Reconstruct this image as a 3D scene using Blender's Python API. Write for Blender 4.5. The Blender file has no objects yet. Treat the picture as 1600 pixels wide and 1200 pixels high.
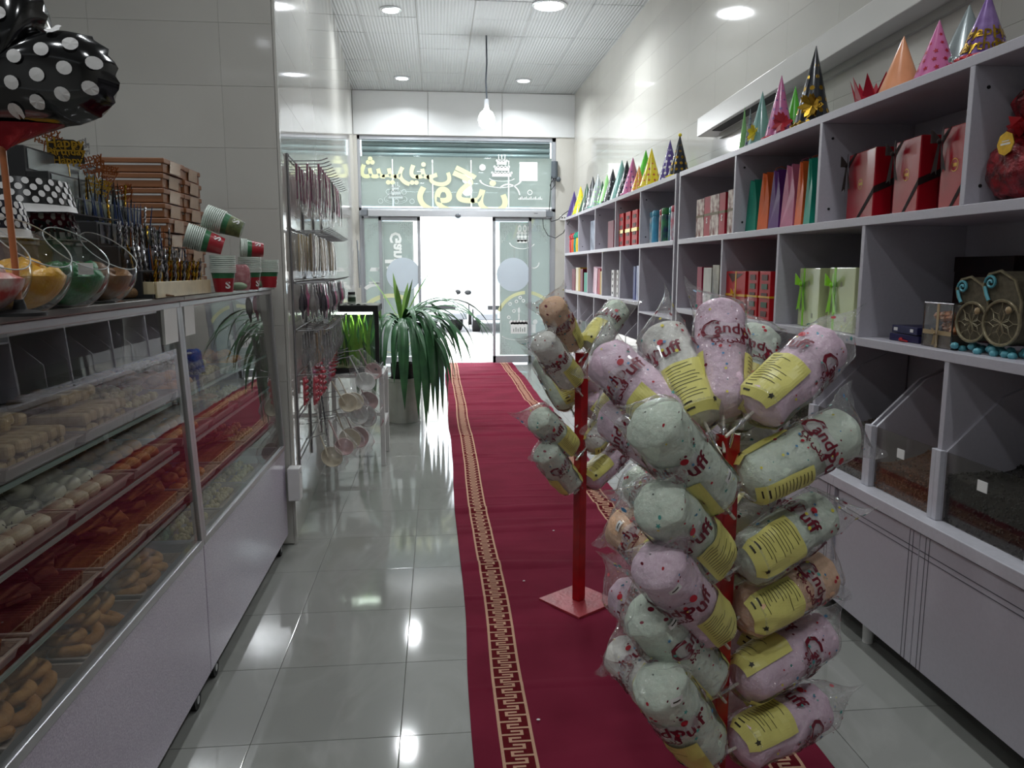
import bpy, bmesh, math, random
from mathutils import Vector, Matrix, noise
R = random.Random(7)
sc = bpy.context.scene
COL = sc.collection
PI = math.pi
# ------------------------------------------------------------ camera, world, lights, exposure
F_PX, EYE = 1200.0, 1.5
TH = math.atan(180/1200.); PH = math.atan(117/math.hypot(1200, 180))
FW = Vector((math.sin(PH)*math.cos(TH), math.cos(PH)*math.cos(TH), -math.sin(TH)))
RT = Vector((math.cos(PH), -math.sin(PH), 0)); UP = RT.cross(FW)
CAM = Vector((0, 0, EYE))
cd = bpy.data.cameras.new('camera'); cam = bpy.data.objects.new('camera', cd); COL.objects.link(cam)
cd.sensor_fit = 'HORIZONTAL'; cd.sensor_width = 36; cd.lens = 36*F_PX/1600; cd.clip_start = .05; cd.clip_end = 200
cam.matrix_world = Matrix.Translation(CAM) @ Matrix((RT, UP, -FW)).transposed().to_4x4()
sc.camera = cam
def ray(x, y): return FW*F_PX + RT*(x-800) - UP*(y-600)
def AX(x, y, c): d = ray(x, y); return CAM + d*(c/d.x)
def AY(x, y, c): d = ray(x, y); return CAM + d*(c/d.y)
def AZ(x, y, c): d = ray(x, y); return CAM + d*((c-EYE)/d.z)

w = bpy.data.worlds.new('world'); sc.world = w; w.use_nodes = True
bg = w.node_tree.nodes['Background']; bg.inputs[0].default_value = (.86, .93, 1, 1); bg.inputs[1].default_value = 6.0
sun = bpy.data.lights.new('sun', 'SUN'); sun.energy = 3.5; sun.angle = .02; sun.color = (1, .96, .9)
so = bpy.data.objects.new('sun', sun); COL.objects.link(so); so.rotation_euler = (math.radians(38), math.radians(-18), 0)
LAMP_W, BULB_W = 15.0, 60.0
vs = sc.view_settings; vs.view_transform = 'Standard'; vs.look = 'None'; vs.gamma = 1; vs.use_curve_mapping = False; vs.exposure = 0.0
sc.cycles.max_bounces = 8; sc.cycles.transparent_max_bounces = 32; sc.cycles.diffuse_bounces = 4; sc.cycles.glossy_bounces = 4
sc.cycles.caustics_reflective = False; sc.cycles.caustics_refractive = False; sc.cycles.sample_clamp_indirect = 6

# ------------------------------------------------------------ materials
def lin(c):
    if isinstance(c, str):
        c = tuple(int(c[i:i+2], 16)/255 for i in (0, 2, 4))
    return tuple(x/12.92 if x <= .04045 else ((x+.055)/1.055)**2.4 for x in c)+(1,)
MATS = {}
def M(name, col, rough=.5, metal=0, bump=None, var=None, coat=0, emit=0, trans=0, spec=None):
    if name in MATS: return MATS[name]
    m = bpy.data.materials.new(name); m.use_nodes = True; nt = m.node_tree; b = nt.nodes['Principled BSDF']
    c = lin(col); b.inputs['Base Color'].default_value = c; m.diffuse_color = c
    b.inputs['Roughness'].default_value = rough; b.inputs['Metallic'].default_value = metal
    b.inputs['Coat Weight'].default_value = coat; b.inputs['Coat Roughness'].default_value = .08
    if spec is not None: b.inputs['Specular IOR Level'].default_value = spec
    if emit: b.inputs['Emission Color'].default_value = c; b.inputs['Emission Strength'].default_value = emit
    tc = nt.nodes.new('ShaderNodeTexCoord')
    if var:
        sc_, amt = var[0], var[1]; col2 = lin(var[2]) if len(var) > 2 else tuple(x*(1-amt) for x in c[:3])+(1,)
        n = nt.nodes.new('ShaderNodeTexNoise'); n.inputs['Scale'].default_value = sc_; n.inputs['Detail'].default_value = 5
        nt.links.new(tc.outputs['Object'], n.inputs['Vector'])
        r = nt.nodes.new('ShaderNodeValToRGB'); r.color_ramp.elements[0].position = .35; r.color_ramp.elements[1].position = .68
        r.color_ramp.elements[0].color = c; r.color_ramp.elements[1].color = col2
        nt.links.new(n.outputs['Fac'], r.inputs['Fac']); nt.links.new(r.outputs['Color'], b.inputs['Base Color'])
    if bump:
        n = nt.nodes.new('ShaderNodeTexNoise'); n.inputs['Scale'].default_value = bump[0]; n.inputs['Detail'].default_value = 4
        nt.links.new(tc.outputs['Object'], n.inputs['Vector'])
        bp = nt.nodes.new('ShaderNodeBump'); bp.inputs['Strength'].default_value = bump[1]; bp.inputs['Distance'].default_value = bump[2] if len(bump) > 2 else .01
        nt.links.new(n.outputs['Fac'], bp.inputs['Height']); nt.links.new(bp.outputs['Normal'], b.inputs['Normal'])
    MATS[name] = m; return m
def clear(name, tint=(1, 1, 1), base=.04, veil=0, rough=0.0, bump=None, veilcol=(1, 1, 1)):
    """clear sheet: transparent body with a Schlick reflection and an optional milky veil"""
    m = bpy.data.materials.new(name); m.use_nodes = True; nt = m.node_tree; N = nt.nodes; L = nt.links; N.clear()
    out = N.new('ShaderNodeOutputMaterial'); tr = N.new('ShaderNodeBsdfTransparent'); tr.inputs[0].default_value = (*tint, 1)
    gl = N.new('ShaderNodeBsdfGlossy'); gl.inputs['Roughness'].default_value = rough
    lw = N.new('ShaderNodeLayerWeight'); lw.inputs['Blend'].default_value = .5
    pw = N.new('ShaderNodeMath'); pw.operation = 'POWER'; L.new(lw.outputs['Facing'], pw.inputs[0]); pw.inputs[1].default_value = 5
    ma = N.new('ShaderNodeMath'); ma.operation = 'MULTIPLY_ADD'; L.new(pw.outputs[0], ma.inputs[0]); ma.inputs[1].default_value = 1-base; ma.inputs[2].default_value = base
    body = tr
    if veil:
        df = N.new('ShaderNodeBsdfDiffuse'); df.inputs[0].default_value = (*veilcol, 1)
        mv = N.new('ShaderNodeMixShader'); mv.inputs[0].default_value = veil; L.new(tr.outputs[0], mv.inputs[1]); L.new(df.outputs[0], mv.inputs[2]); body = mv
    mx = N.new('ShaderNodeMixShader'); L.new(ma.outputs[0], mx.inputs[0]); L.new(body.outputs[0], mx.inputs[1]); L.new(gl.outputs[0], mx.inputs[2])
    if bump:
        tc = N.new('ShaderNodeTexCoord'); n = N.new('ShaderNodeTexNoise'); n.inputs['Scale'].default_value = bump[0]; n.inputs['Detail'].default_value = 3; n.inputs['Distortion'].default_value = 1.2
        L.new(tc.outputs['Object'], n.inputs['Vector']); bp = N.new('ShaderNodeBump'); bp.inputs['Strength'].default_value = bump[1]; bp.inputs['Distance'].default_value = bump[2] if len(bump) > 2 else .01
        L.new(n.outputs['Fac'], bp.inputs['Height']); L.new(bp.outputs['Normal'], gl.inputs['Normal'])
    L.new(mx.outputs[0], out.inputs['Surface']); MATS[name] = m; return m
GLASS = clear('pane_glass', (.93, .97, .96), .045)
CASEGL = clear('case_glass', (.80, .81, .80), .115)
FILM = clear('crinkled_film', (.985, .985, .985), .14, veil=.05, rough=.06, bump=(30, 1.0, .025))
CLEARP = clear('clear_plastic', (.96, .96, .96), .06, veil=.04, rough=.05, bump=(30, .4))
def frosted(name, col, fac):
    m = bpy.data.materials.new(name); m.use_nodes = True; nt = m.node_tree; N = nt.nodes; L = nt.links; N.clear()
    out = N.new('ShaderNodeOutputMaterial'); t = N.new('ShaderNodeBsdfTranslucent'); d = N.new('ShaderNodeBsdfDiffuse'); g = N.new('ShaderNodeBsdfGlossy'); g.inputs['Roughness'].default_value = .03
    t.inputs[0].default_value = (*[x*fac for x in lin(col)[:3]], 1); d.inputs[0].default_value = lin(col)
    m1 = N.new('ShaderNodeMixShader'); m1.inputs[0].default_value = .5; L.new(t.outputs[0], m1.inputs[1]); L.new(d.outputs[0], m1.inputs[2])
    m2 = N.new('ShaderNodeMixShader'); m2.inputs[0].default_value = .07; L.new(m1.outputs[0], m2.inputs[1]); L.new(g.outputs[0], m2.inputs[2])
    L.new(m2.outputs[0], out.inputs['Surface']); MATS[name] = m; return m
def tile_mat(name, col, col2, rough, scale, veins=0):
    m = M(name, col, rough); nt = m.node_tree; N = nt.nodes; L = nt.links; b = N['Principled BSDF']
    g = N.new('ShaderNodeNewGeometry'); mp = N.new('ShaderNodeMapping'); mp.inputs['Scale'].default_value = (scale, scale*.45, scale); mp.inputs['Rotation'].default_value = (0, 0, .6); L.new(g.outputs['Position'], mp.inputs['Vector'])
    n = N.new('ShaderNodeTexNoise'); n.inputs['Scale'].default_value = 1; n.inputs['Detail'].default_value = 8; n.inputs['Distortion'].default_value = 1.5; L.new(mp.outputs[0], n.inputs['Vector'])
    r = N.new('ShaderNodeValToRGB'); e = r.color_ramp.elements; e[0].position = .3; e[0].color = lin(col2); e[1].position = .6; e[1].color = lin(col)
    if veins:
        v = r.color_ramp.elements.new(.47); v.color = tuple(min(1, x*1.07) for x in lin(col)[:3])+(1,); v = r.color_ramp.elements.new(.55); v.color = lin(col)
    L.new(n.outputs['Fac'], r.inputs['Fac'])
    oi = N.new('ShaderNodeObjectInfo'); ml = N.new('ShaderNodeMath'); ml.operation = 'MULTIPLY_ADD'; L.new(oi.outputs['Random'], ml.inputs[0]); ml.inputs[1].default_value = .07; ml.inputs[2].default_value = .95
    hs = N.new('ShaderNodeHueSaturation'); L.new(ml.outputs[0], hs.inputs['Value']); L.new(r.outputs[0], hs.inputs['Color']); L.new(hs.outputs[0], b.inputs['Base Color'])
    return m
FLOORT = tile_mat('floor_tile_marble', '8a8b86', '84857f', .07, 2.6, 1)
WALLT = tile_mat('wall_tile_cream', 'c2c0b9', 'bdbbb4', .07, 1.2)
GROUT = M('grout', 'aeaba4', .5)
ORD = ['first', 'second', 'third', 'fourth', 'fifth', 'sixth', 'seventh', 'eighth', 'ninth', 'tenth', 'eleventh', 'twelfth', 'thirteenth', 'fourteenth', 'fifteenth', 'sixteenth', 'seventeenth']
CEILT = M('ceiling_tile', 'b6babb', .65)
nt = CEILT.node_tree; tc_ = nt.nodes.new('ShaderNodeNewGeometry'); wv = nt.nodes.new('ShaderNodeTexWave'); wv.wave_type = 'BANDS'; wv.bands_direction = 'X'; wv.inputs['Scale'].default_value = 9; wv.inputs['Distortion'].default_value = .3
nt.links.new(tc_.outputs['Position'], wv.inputs['Vector']); bp_ = nt.nodes.new('ShaderNodeBump'); bp_.inputs['Strength'].default_value = .5; bp_.inputs['Distance'].default_value = .01
nt.links.new(wv.outputs['Fac'], bp_.inputs['Height']); nt.links.new(bp_.outputs['Normal'], nt.nodes['Principled BSDF'].inputs['Normal'])
MELA = M('white_melamine', 'b3b0b8', .35, var=(90, .05))
LILAC = M('glitter_laminate', 'a59cae', .18, coat=.4, var=(240, .06, 'd0c4d6'))
ALU = M('aluminium', 'b9babc', .3, .75, var=(30, .05)); CHROME = M('chrome', 'd8d8da', .12, 1)
WHITEP = M('white_paint', 'd6d6d4', .4, var=(20, .04)); PAPER = M('white_paper', 'e2e2de', .7, var=(12, .05))
BLACKG = M('black_gloss', '0d0d0f', .12, var=(10, .1)); BLACKM = M('black_matt', '0f0f11', .6, var=(15, .2)); RUBBER = M('black_rubber', '151515', .7, var=(40, .2))
GOLD = M('gold_foil', 'c9a03c', .22, 1, var=(60, .3)); SILVER = M('silver_foil', 'c0c0c4', .2, 1, var=(60, .3)); COPPER = M('copper_foil', '9c5a35', .28, 1, var=(60, .3))
REDP = M('red_paint', 'b3161b', .3, var=(14, .15, '8f1116')); REDW = M('worn_red_paint', 'b04048', .45, var=(9, .3, '8c2a30'), bump=(60, .3))

# ------------------------------------------------------------ mesh helpers
class MB:
    def __init__(s): s.v = []; s.f = []; s.m = []
    def add(s, vs, fs, mi=0, T=None):
        o = len(s.v); s.v += [tuple(T @ Vector(p)) for p in vs] if T is not None else [tuple(p) for p in vs]
        for q in fs: s.f.append(tuple(i+o for i in q)); s.m.append(mi)
        return s
    def box(s, x0, x1, y0, y1, z0, z1, mi=0, T=None):
        return s.add([(x0, y0, z0), (x1, y0, z0), (x1, y1, z0), (x0, y1, z0), (x0, y0, z1), (x1, y0, z1), (x1, y1, z1), (x0, y1, z1)],
                     [(0, 3, 2, 1), (4, 5, 6, 7), (0, 1, 5, 4), (1, 2, 6, 5), (2, 3, 7, 6), (3, 0, 4, 7)], mi, T)
    def lathe(s, prof, n=16, mi=0, T=None, caps=True):
        vs = []; fs = []
        for r, z in prof:
            for k in range(n): a = 2*PI*k/n; vs.append((r*math.cos(a), r*math.sin(a), z))
        for i in range(len(prof)-1):
            for k in range(n): k2 = (k+1) % n; fs.append((i*n+k, i*n+k2, (i+1)*n+k2, (i+1)*n+k))
        if caps:
            if prof[0][0] > 1e-5: fs.append(tuple(range(n-1, -1, -1)))
            if prof[-1][0] > 1e-5: fs.append(tuple((len(prof)-1)*n+k for k in range(n)))
        return s.add(vs, fs, mi, T)
    def cyl(s, p0, p1, r0, r1=None, n=10, mi=0):
        p0 = Vector(p0); p1 = Vector(p1); d = p1-p0; T = Matrix.Translation(p0) @ d.to_track_quat('Z', 'Y').to_matrix().to_4x4()
        return s.lathe([(r0, 0), (r0 if r1 is None else r1, d.length)], n, mi, T)
    def tube(s, pts, r, n=6, mi=0):
        pts = [Vector(p) for p in pts]; vs = []; fs = []; up = Vector((0, 0, 1)); prev = None
        for i, p in enumerate(pts):
            t = (pts[min(i+1, len(pts)-1)]-pts[max(i-1, 0)]).normalized()
            if prev is None: a = t.orthogonal().normalized()
            else: a = (prev-t*prev.dot(t)).normalized()
            prev = a; b = t.cross(a); rr = r[i] if isinstance(r, (list, tuple)) else r
            for k in range(n): q = 2*PI*k/n; vs.append(p+a*(rr*math.cos(q))+b*(rr*math.sin(q)))
        for i in range(len(pts)-1):
            for k in range(n): k2 = (k+1) % n; fs.append((i*n+k, i*n+k2, (i+1)*n+k2, (i+1)*n+k))
        fs.append(tuple(range(n-1, -1, -1))); fs.append(tuple((len(pts)-1)*n+k for k in range(n)))
        return s.add(vs, fs, mi)
    def prism(s, pts, h0, h1, axis='z', mi=0, T=None):
        n = len(pts)
        def P(p, h): return (p[0], p[1], h) if axis == 'z' else ((p[0], h, p[1]) if axis == 'y' else (h, p[0], p[1]))
        vs = [P(p, h0) for p in pts]+[P(p, h1) for p in pts]
        return s.add(vs, [tuple(range(n-1, -1, -1)), tuple(range(n, 2*n))]+[(i, (i+1) % n, n+(i+1) % n, n+i) for i in range(n)], mi, T)
    def sphere(s, c, r, n=12, mi=0, sq=(1, 1, 1), T=None):
        m = max(4, n//2); base = Matrix.Translation(c) @ Matrix.Diagonal((*[r*q for q in sq], 1))
        return s.lathe([(max(1e-6, math.sin(PI*i/m)), -math.cos(PI*i/m)) for i in range(m+1)], n, mi, (T @ base) if T is not None else base, caps=False)
    def grid(s, fn, nu, nv, mi=0, closed=False, mif=None):
        vs = [fn(i/nu, j/nv) for j in range(nv+1) for i in range(nu if closed else nu+1)]; W = nu if closed else nu+1; o = len(s.v)
        s.v += [tuple(p) for p in vs]
        for j in range(nv):
            for i in range(nu):
                i2 = (i+1) % W; s.f.append((o+j*W+i, o+j*W+i2, o+(j+1)*W+i2, o+(j+1)*W+i)); s.m.append(mif(i, j) if mif else mi)
        return s
    def mesh(s, name, mats, smooth=None, bevel=0):
        me = bpy.data.meshes.new(name); me.from_pydata(s.v, [], s.f)
        for m in (mats if isinstance(mats, (list, tuple)) else [mats]): me.materials.append(m)
        me.polygons.foreach_set('material_index', s.m)
        if bevel:
            bm = bmesh.new(); bm.from_mesh(me); bmesh.ops.recalc_face_normals(bm, faces=bm.faces)
            es = [e for e in bm.edges if len(e.link_faces) == 2 and e.calc_face_angle(0) > .5]
            bmesh.ops.bevel(bm, geom=es, offset=bevel, segments=2, profile=.5, affect='EDGES', clamp_overlap=True); bm.to_mesh(me); bm.free()
        if smooth:
            me.polygons.foreach_set('use_smooth', [True]*len(me.polygons)); me.set_sharp_from_angle(angle=math.radians(smooth or 35))
        me.update(); return me
def ob(name, data, parent=None, loc=None, rot=None, kind=None, label=None):
    o = bpy.data.objects.new(name, data); COL.objects.link(o)
    if parent is not None: o.parent = parent
    if loc is not None: o.location = loc
    if rot is not None: o.rotation_euler = rot
    if kind: o['kind'] = kind
    if label: o['label'] = label
    return o
def B(mb, name, mats, parent=None, smooth=None, bevel=0, **k): return ob(name, mb.mesh(name, mats, smooth, bevel), parent, **k)
def tag(o, label, cat, group=None):
    o['label'] = label; o['category'] = cat
    if group: o['group'] = group
    return o
def thing(name, label, cat, loc=(0, 0, 0), rot=(0, 0, 0), group=None): return tag(ob(name, None, None, loc, rot), label, cat, group)
def dup(root, loc=None, rot=None, label=None, group=None, scale=None):
    r = root.copy(); COL.objects.link(r)
    if loc is not None: r.location = loc
    if rot is not None: r.rotation_euler = rot
    if scale is not None: r.scale = scale if isinstance(scale, (tuple, list)) else (scale,)*3
    if label: r['label'] = label
    if group: r['group'] = group
    for ch in list(root.children):
        c = ch.copy(); COL.objects.link(c); c.parent = r
        for g in list(ch.children): d = g.copy(); COL.objects.link(d); d.parent = c
    return r
_TX = {}
def text_geo(s, size=1.0, bold=0.0, font=None):
    k = (s, size, bold)
    if k in _TX: return _TX[k]
    cu = bpy.data.curves.new('lettering', 'FONT'); cu.body = s; cu.size = size; cu.offset = bold; cu.align_x = 'CENTER'; cu.align_y = 'CENTER'; cu.resolution_u = 2; cu.fill_mode = 'FRONT'
    o = bpy.data.objects.new('lettering', cu); COL.objects.link(o); dg = bpy.context.evaluated_depsgraph_get(); me = bpy.data.meshes.new_from_object(o.evaluated_get(dg))
    vs = [tuple(v.co) for v in me.vertices]; fs = [tuple(p.vertices) for p in me.polygons]
    bpy.data.objects.remove(o); bpy.data.curves.remove(cu); bpy.data.meshes.remove(me); _TX[k] = (vs, fs); return vs, fs
def grain_noise(p, s=1.0): return noise.noise(Vector(p)*s)
# ============================================================ STRUCTURE
H_C = 4.15; XR = 2.15; YF = 12.2; YB = -3.2; XL0 = -3.0; YP = 4.15
PAL = Vector((-.80, YP, 0)); PBL = Vector((-1.24, YF, 0))           # left wall of the passage runs from PAL to PBL
LD = (PBL-PAL).normalized(); LN = Vector((LD.y, -LD.x, 0))             # along it, and its normal into the shop
def LW(s, off, z): p = PAL+LD*s+LN*off; return Vector((p.x, p.y, z))
def struct(mb, name, mats, **k): o = B(mb, name, mats, **k); o['kind'] = 'structure'; return o
floor = struct(MB().box(XL0, XR+.15, YB, YF+.12, -.1, -.008), 'floor', GROUT)
t = .475; ft = MB().box(.0009, t-.0009, .0009, t-.0009, -.008, 0).mesh('floor_tile', FLOORT, bevel=.0012)
for i in range(-5, 6):
    for j in range(-6, 21):
        x = -.14+i*t; y = 2.32+j*t
        if x > XR or y > YF: continue
        if y > YP+.1 and x+t < -1.3: continue
        ob('floor_tile', ft, floor, (x, y, 0))
ceil = struct(MB().box(XL0, XR+.15, YB, YF+.12, H_C+.01, H_C+.15), 'ceiling', GROUT)
cw, cl = .6, .585
ct = MB().box(.003, cw-.003, .004, cl-.004, 0, .012).mesh('ceiling_tile', CEILT, bevel=.003)
for i in range(-5, 4):
    for j in range(-20, 6):
        x = -.18+i*cw; y = 8.73+j*cl
        if y > YP+.1 and x+cw < -1.3: continue
        ob('ceiling_tile', ct, ceil, (x, y, H_C+R.uniform(-.002, .002)), (R.uniform(-.002, .002), R.uniform(-.003, .003), 0))
# wall tiles 0.62 x 0.30, one object each
wt = MB().box(.0006, .6194, -.006, 0, .0006, .2994).mesh('wall_tile', WALLT)
def tiles(parent, origin, ang, L, z0, z1, off=0.0):
    n = math.ceil(L/.62); k = 0; z = z0
    while z < z1-.02:
        for i in range(n):
            o = ob('wall_tile', wt, parent, None, (0, 0, ang)); d = Vector((math.cos(ang), math.sin(ang), 0))
            nn = Vector((-d.y, d.x, 0)); lx = min(.62, L-i*.62); o.scale = (lx/.62, 1, min(.3, z1-z)/.3)
            o.location = Vector(origin)+d*(i*.62)+Vector((0, 0, z))-nn*0; k += 1
        z += .3
# each tile's face is its local -Y side
wr = struct(MB().box(XR, XR+.15, YB, YF+.12, 0, H_C), 'wall_right', GROUT); tiles(wr, (XR, YF, 0), -PI/2, YF-.4, 2.1, H_C); tiles(wr, (XR, YF, 0), -PI/2, 2.0, 0, 2.1)
wl = struct(MB().prism([(PAL.x, PAL.y), (PBL.x, PBL.y), (PBL.x-.15, PBL.y), (PAL.x-.16, PAL.y)], 0, H_C), 'wall_left', GROUT)
tiles(wl, (PAL.x, PAL.y, 0), math.atan2(LD.y, LD.x), (PBL-PAL).length, 0, H_C)
wp = struct(MB().box(XL0, PAL.x-.005, YP, YP+.14, 0, H_C), 'wall_left_return', GROUT); tiles(wp, (XL0+.08, YP, .006), 0, abs(XL0)-.88, .0, H_C)
struct(MB().box(XL0-.12, XL0, YB, YP+.14, 0, H_C), 'wall_left_back', WHITEP)
struct(MB().box(XL0, XR+.15, YB-.12, YB, 0, H_C), 'wall_back', WHITEP)
struct(MB().box(PAL.x-.004, PAL.x+.012, YP-.006, YP+.03, 0, H_C), 'trim_1', WALLT)
# front wall: fascia over the doors and side jambs
FASC = M('fascia_panel', 'd4d6d6', .25, var=(3, .03))
wf = struct(MB().box(PBL.x, XR, YF-.02, YF+.12, 3.50, H_C), 'wall_front', GROUT)
for i in range(3):
    a = PBL.x+.012+i*1.126; B(MB().box(a, a+1.12, YF-.04, YF-.02, 3.505, H_C-.01), 'fascia_panel', FASC, wf, bevel=.003)
B(MB().box(1.86, XR, YF-.02, YF+.12, 0, 3.5), 'jamb', WALLT, wf); B(MB().box(PBL.x, -1.18, YF-.02, YF+.12, 0, 3.5), 'jamb', WALLT, wf)
# ---------------------------------------------------------------- shop front frame
FR = M('door_frame_grey', 'a9acb2', .35, .3, var=(25, .05))
fr = struct(MB().box(-1.18, 1.86, YF+.0, YF+.08, 3.44, 3.50).box(-1.18, 1.86, YF-.0, YF+.08, 2.38, 2.43).box(-1.18, -1.14, YF, YF+.08, 0, 3.5).box(1.80, 1.86, YF, YF+.08, 0, 3.5), 'trim_2', FR, bevel=.003)
FROST = frosted('frosted_film', 'b6bbb7', .40); FROSTD = frosted('frosted_film_transom', 'b4b8b3', .40)
WHITEG = M('white_vinyl', 'eef2f0', .5, var=(8, .04)); YELG = M('pale_yellow_vinyl', 'dfe3b4', .5, var=(8, .04)); PALEG = M('pale_vinyl', 'bcc6c4', .5, var=(8, .05)); DOTB = M('blue_grey_disc', 'c8d4de', .3, var=(3, .06))
win = struct(MB().box(-1.14, 1.80, YF+.035, YF+.041, 2.43, 3.44), 'window_1', GLASS)
# sign boards behind the transom glass with open joints between them and one square opening
xs = [-1.14, -.66, -.05, .545, 1.13, 1.80]
for i in range(5):
    a, b = xs[i]+(.007 if i else 0), xs[i+1]-(.007 if i < 4 else 0); z0, z1 = 2.455, 3.2
    if i < 4:
        s = MB().add([(a, YF+.06, z0), (b, YF+.06, z0), (b, YF+.06, z1), (a, YF+.06, z1)], [(0, 1, 2, 3)])
    else:
        s = MB(); X = [a, 1.30, 1.58, b]; Z = [z0, 2.86, 3.14, z1]
        for p in range(3):
            for q in range(3):
                if p == 1 and q == 1: continue
                s.add([(X[p], YF+.06, Z[q]), (X[p+1], YF+.06, Z[q]), (X[p+1], YF+.06, Z[q+1]), (X[p], YF+.06, Z[q+1])], [(0, 1, 2, 3)])
    B(s, 'sign_board', FROSTD, win)
sh = thing('shutter_housing', 'grey rolled slat shutter housing above the doorway behind the top glass', 'shutter', (.33, YF+.12, 3.32))
SHM = M('shutter_grey', '8f9a9d', .4, .3, var=(5, .06))
for k in range(3): B(MB().lathe([(.001, -1.45), (.055, -1.45), (.055, 1.45), (.001, 1.45)], 12, 0, Matrix.Translation((0, 0, .08-k*.085)) @ Matrix.Rotation(PI/2, 4, 'Y') @ Matrix.Diagonal((.8, 1, 1, 1))), 'slat', SHM, sh, smooth=40)
B(MB().box(-1.46, 1.46, .06, .09, -.14, .14), 'back_plate', SHM, sh)
def flat_text(s, size, bold, T, y=0.0):
    vs, fs = text_geo(s, size, bold); m = MB(); m.add([(p[0], 0, p[1]) for p in vs], fs, 0, T); return m
def decal(mb, name, mat, parent): return B(mb, name, mat, parent)
# mirrored lettering, seen from inside the shop
sg = decal(flat_text('\ufbfd\ufee8\ufbfe\ufeae\ufbff\ufeb7', .52, .012, Matrix.Translation((-.46, YF+.03, 3.02)) @ Matrix.Diagonal((-.92, 1, .90, 1))), 'sign_lettering', YELG, win)
sg = decal(flat_text('\ufee6\ufb94\u0648\u0631', .74, .014, Matrix.Translation((.40, YF+.03, 2.72)) @ Matrix.Diagonal((-1.0, 1, .88, 1))), 'sign_lettering', YELG, win)

def disc(m, cx, cz, r, n=14, y=0.0, sx=1): m.add([(cx+sx*r*math.cos(2*PI*k/n), y, cz+r*math.sin(2*PI*k/n)) for k in range(n)], [tuple(range(n))]); return m
def ring(m, cx, cz, r0, r1, y=0.0, a0=0, a1=2*PI, n=18, sx=1, sz=1):
    vs = []
    for k in range(n+1):
        a = a0+(a1-a0)*k/n; vs += [(cx+sx*r0*math.cos(a), y, cz+sz*r0*math.sin(a)), (cx+sx*r1*math.cos(a), y, cz+sz*r1*math.sin(a))]
    m.add(vs, [(2*k, 2*k+1, 2*k+3, 2*k+2) for k in range(n)]); return m
def rectxz(m, x0, x1, z0, z1, y=0.0, sh=0): m.add([(x0, y, z0), (x1, y, z0), (x1+sh, y, z1), (x0+sh, y, z1)], [(0, 1, 2, 3)]); return m
def cake_art(m, cx, cz, s, y, candles=3):
    for k, wd in enumerate((1.0, .74, .5)):
        z = cz+s*(.05+k*.3)
        rectxz(m, cx-s*wd*.5, cx+s*wd*.5, z, z+s*.2, y)
        for q in range(int(6*wd)+1): disc(m, cx-s*wd*.5+s*wd*q/int(6*wd)*1.0, z+s*.2, s*.06, 8, y)
    for c in range(candles):
        x = cx+(c-(candles-1)/2)*s*.16; rectxz(m, x-s*.018, x+s*.018, cz+s*.88, cz+s*1.08, y); disc(m, x, cz+s*1.13, s*.035, 8, y)
    ring(m, cx, cz-s*.02, s*.62, s*.68, y, PI*1.05, PI*1.95, 14, 1, .25)
tr = MB(); yy = YF+.028
cake_art(tr, 1.02, 2.90, .30, yy); ring(tr, 1.0, 2.86, .3, .33, yy, PI*1.0, PI*2, 20, 1, .35); ring(tr, 1.12, 2.62, .17, .19, yy, .1, 2.4, 14); disc(tr, .72, 3.05, .05, 10, yy)
ring(tr, 1.46, 2.68, .03, .04, yy)
for q in range(16): rectxz(tr, 1.28+q*.024, 1.293+q*.024, 2.57, 2.59+.014*((q*7) % 3), yy)
decal(tr, 'cake_drawing', WHITEG, win)
tr = MB(); cake_art(tr, -.62, 2.56, .22, yy); ring(tr, -.62, 2.56, .17, .18, yy, 0, 2*PI, 20, 1, .4)
for q in range(5): ring(tr, -.85+q*.12, 2.53+.14*(q % 2), .03, .04, yy, 0, 2*PI, 10)
decal(tr, 'cake_drawing', PALEG, win)
tr = MB()
for (x0, x1, x2, x3) in ((-1.05, -.95, -.55, -.75), (1.62, 1.7, 1.3, 1.2)): tr.add([(x0, yy, 2.5), (x1, yy, 2.5), (x2, yy, 3.1), (x3, yy, 3.05)], [(0, 1, 2, 3)])

# operator box
opb = thing('door_operator', 'long grey automatic door operator box above the sliding doors', 'door operator', (.33, YF-.1, 2.345))
B(MB().prism([(-.07, -.055), (.07, -.055), (.07, .06), (-.04, .06), (-.07, .035)], -1.36, 1.36, 'x'), 'housing', M('operator_grey', 'b2b4b8', .35, .3, var=(9, .04)), opb, bevel=.004)
B(MB().sphere((0, -.075, -.045), .045, 14, 0, (1, .5, .8)), 'sensor', M('sensor_dark', '5f646b', .3, var=(9, .1)), opb, smooth=60)
B(MB().box(-1.47, -1.36, -.03, .07, -.04, .04), 'end_bracket', M('bracket_grey', '7c8188', .4, .3, var=(9, .1)), opb); B(MB().box(1.36, 1.47, -.03, .07, -.04, .04), 'end_bracket', MATS['bracket_grey'], opb)
B(MB().box(1.17, 1.23, -.0725, -.07, .0, .006), 'mark', BLACKM, opb)
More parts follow.
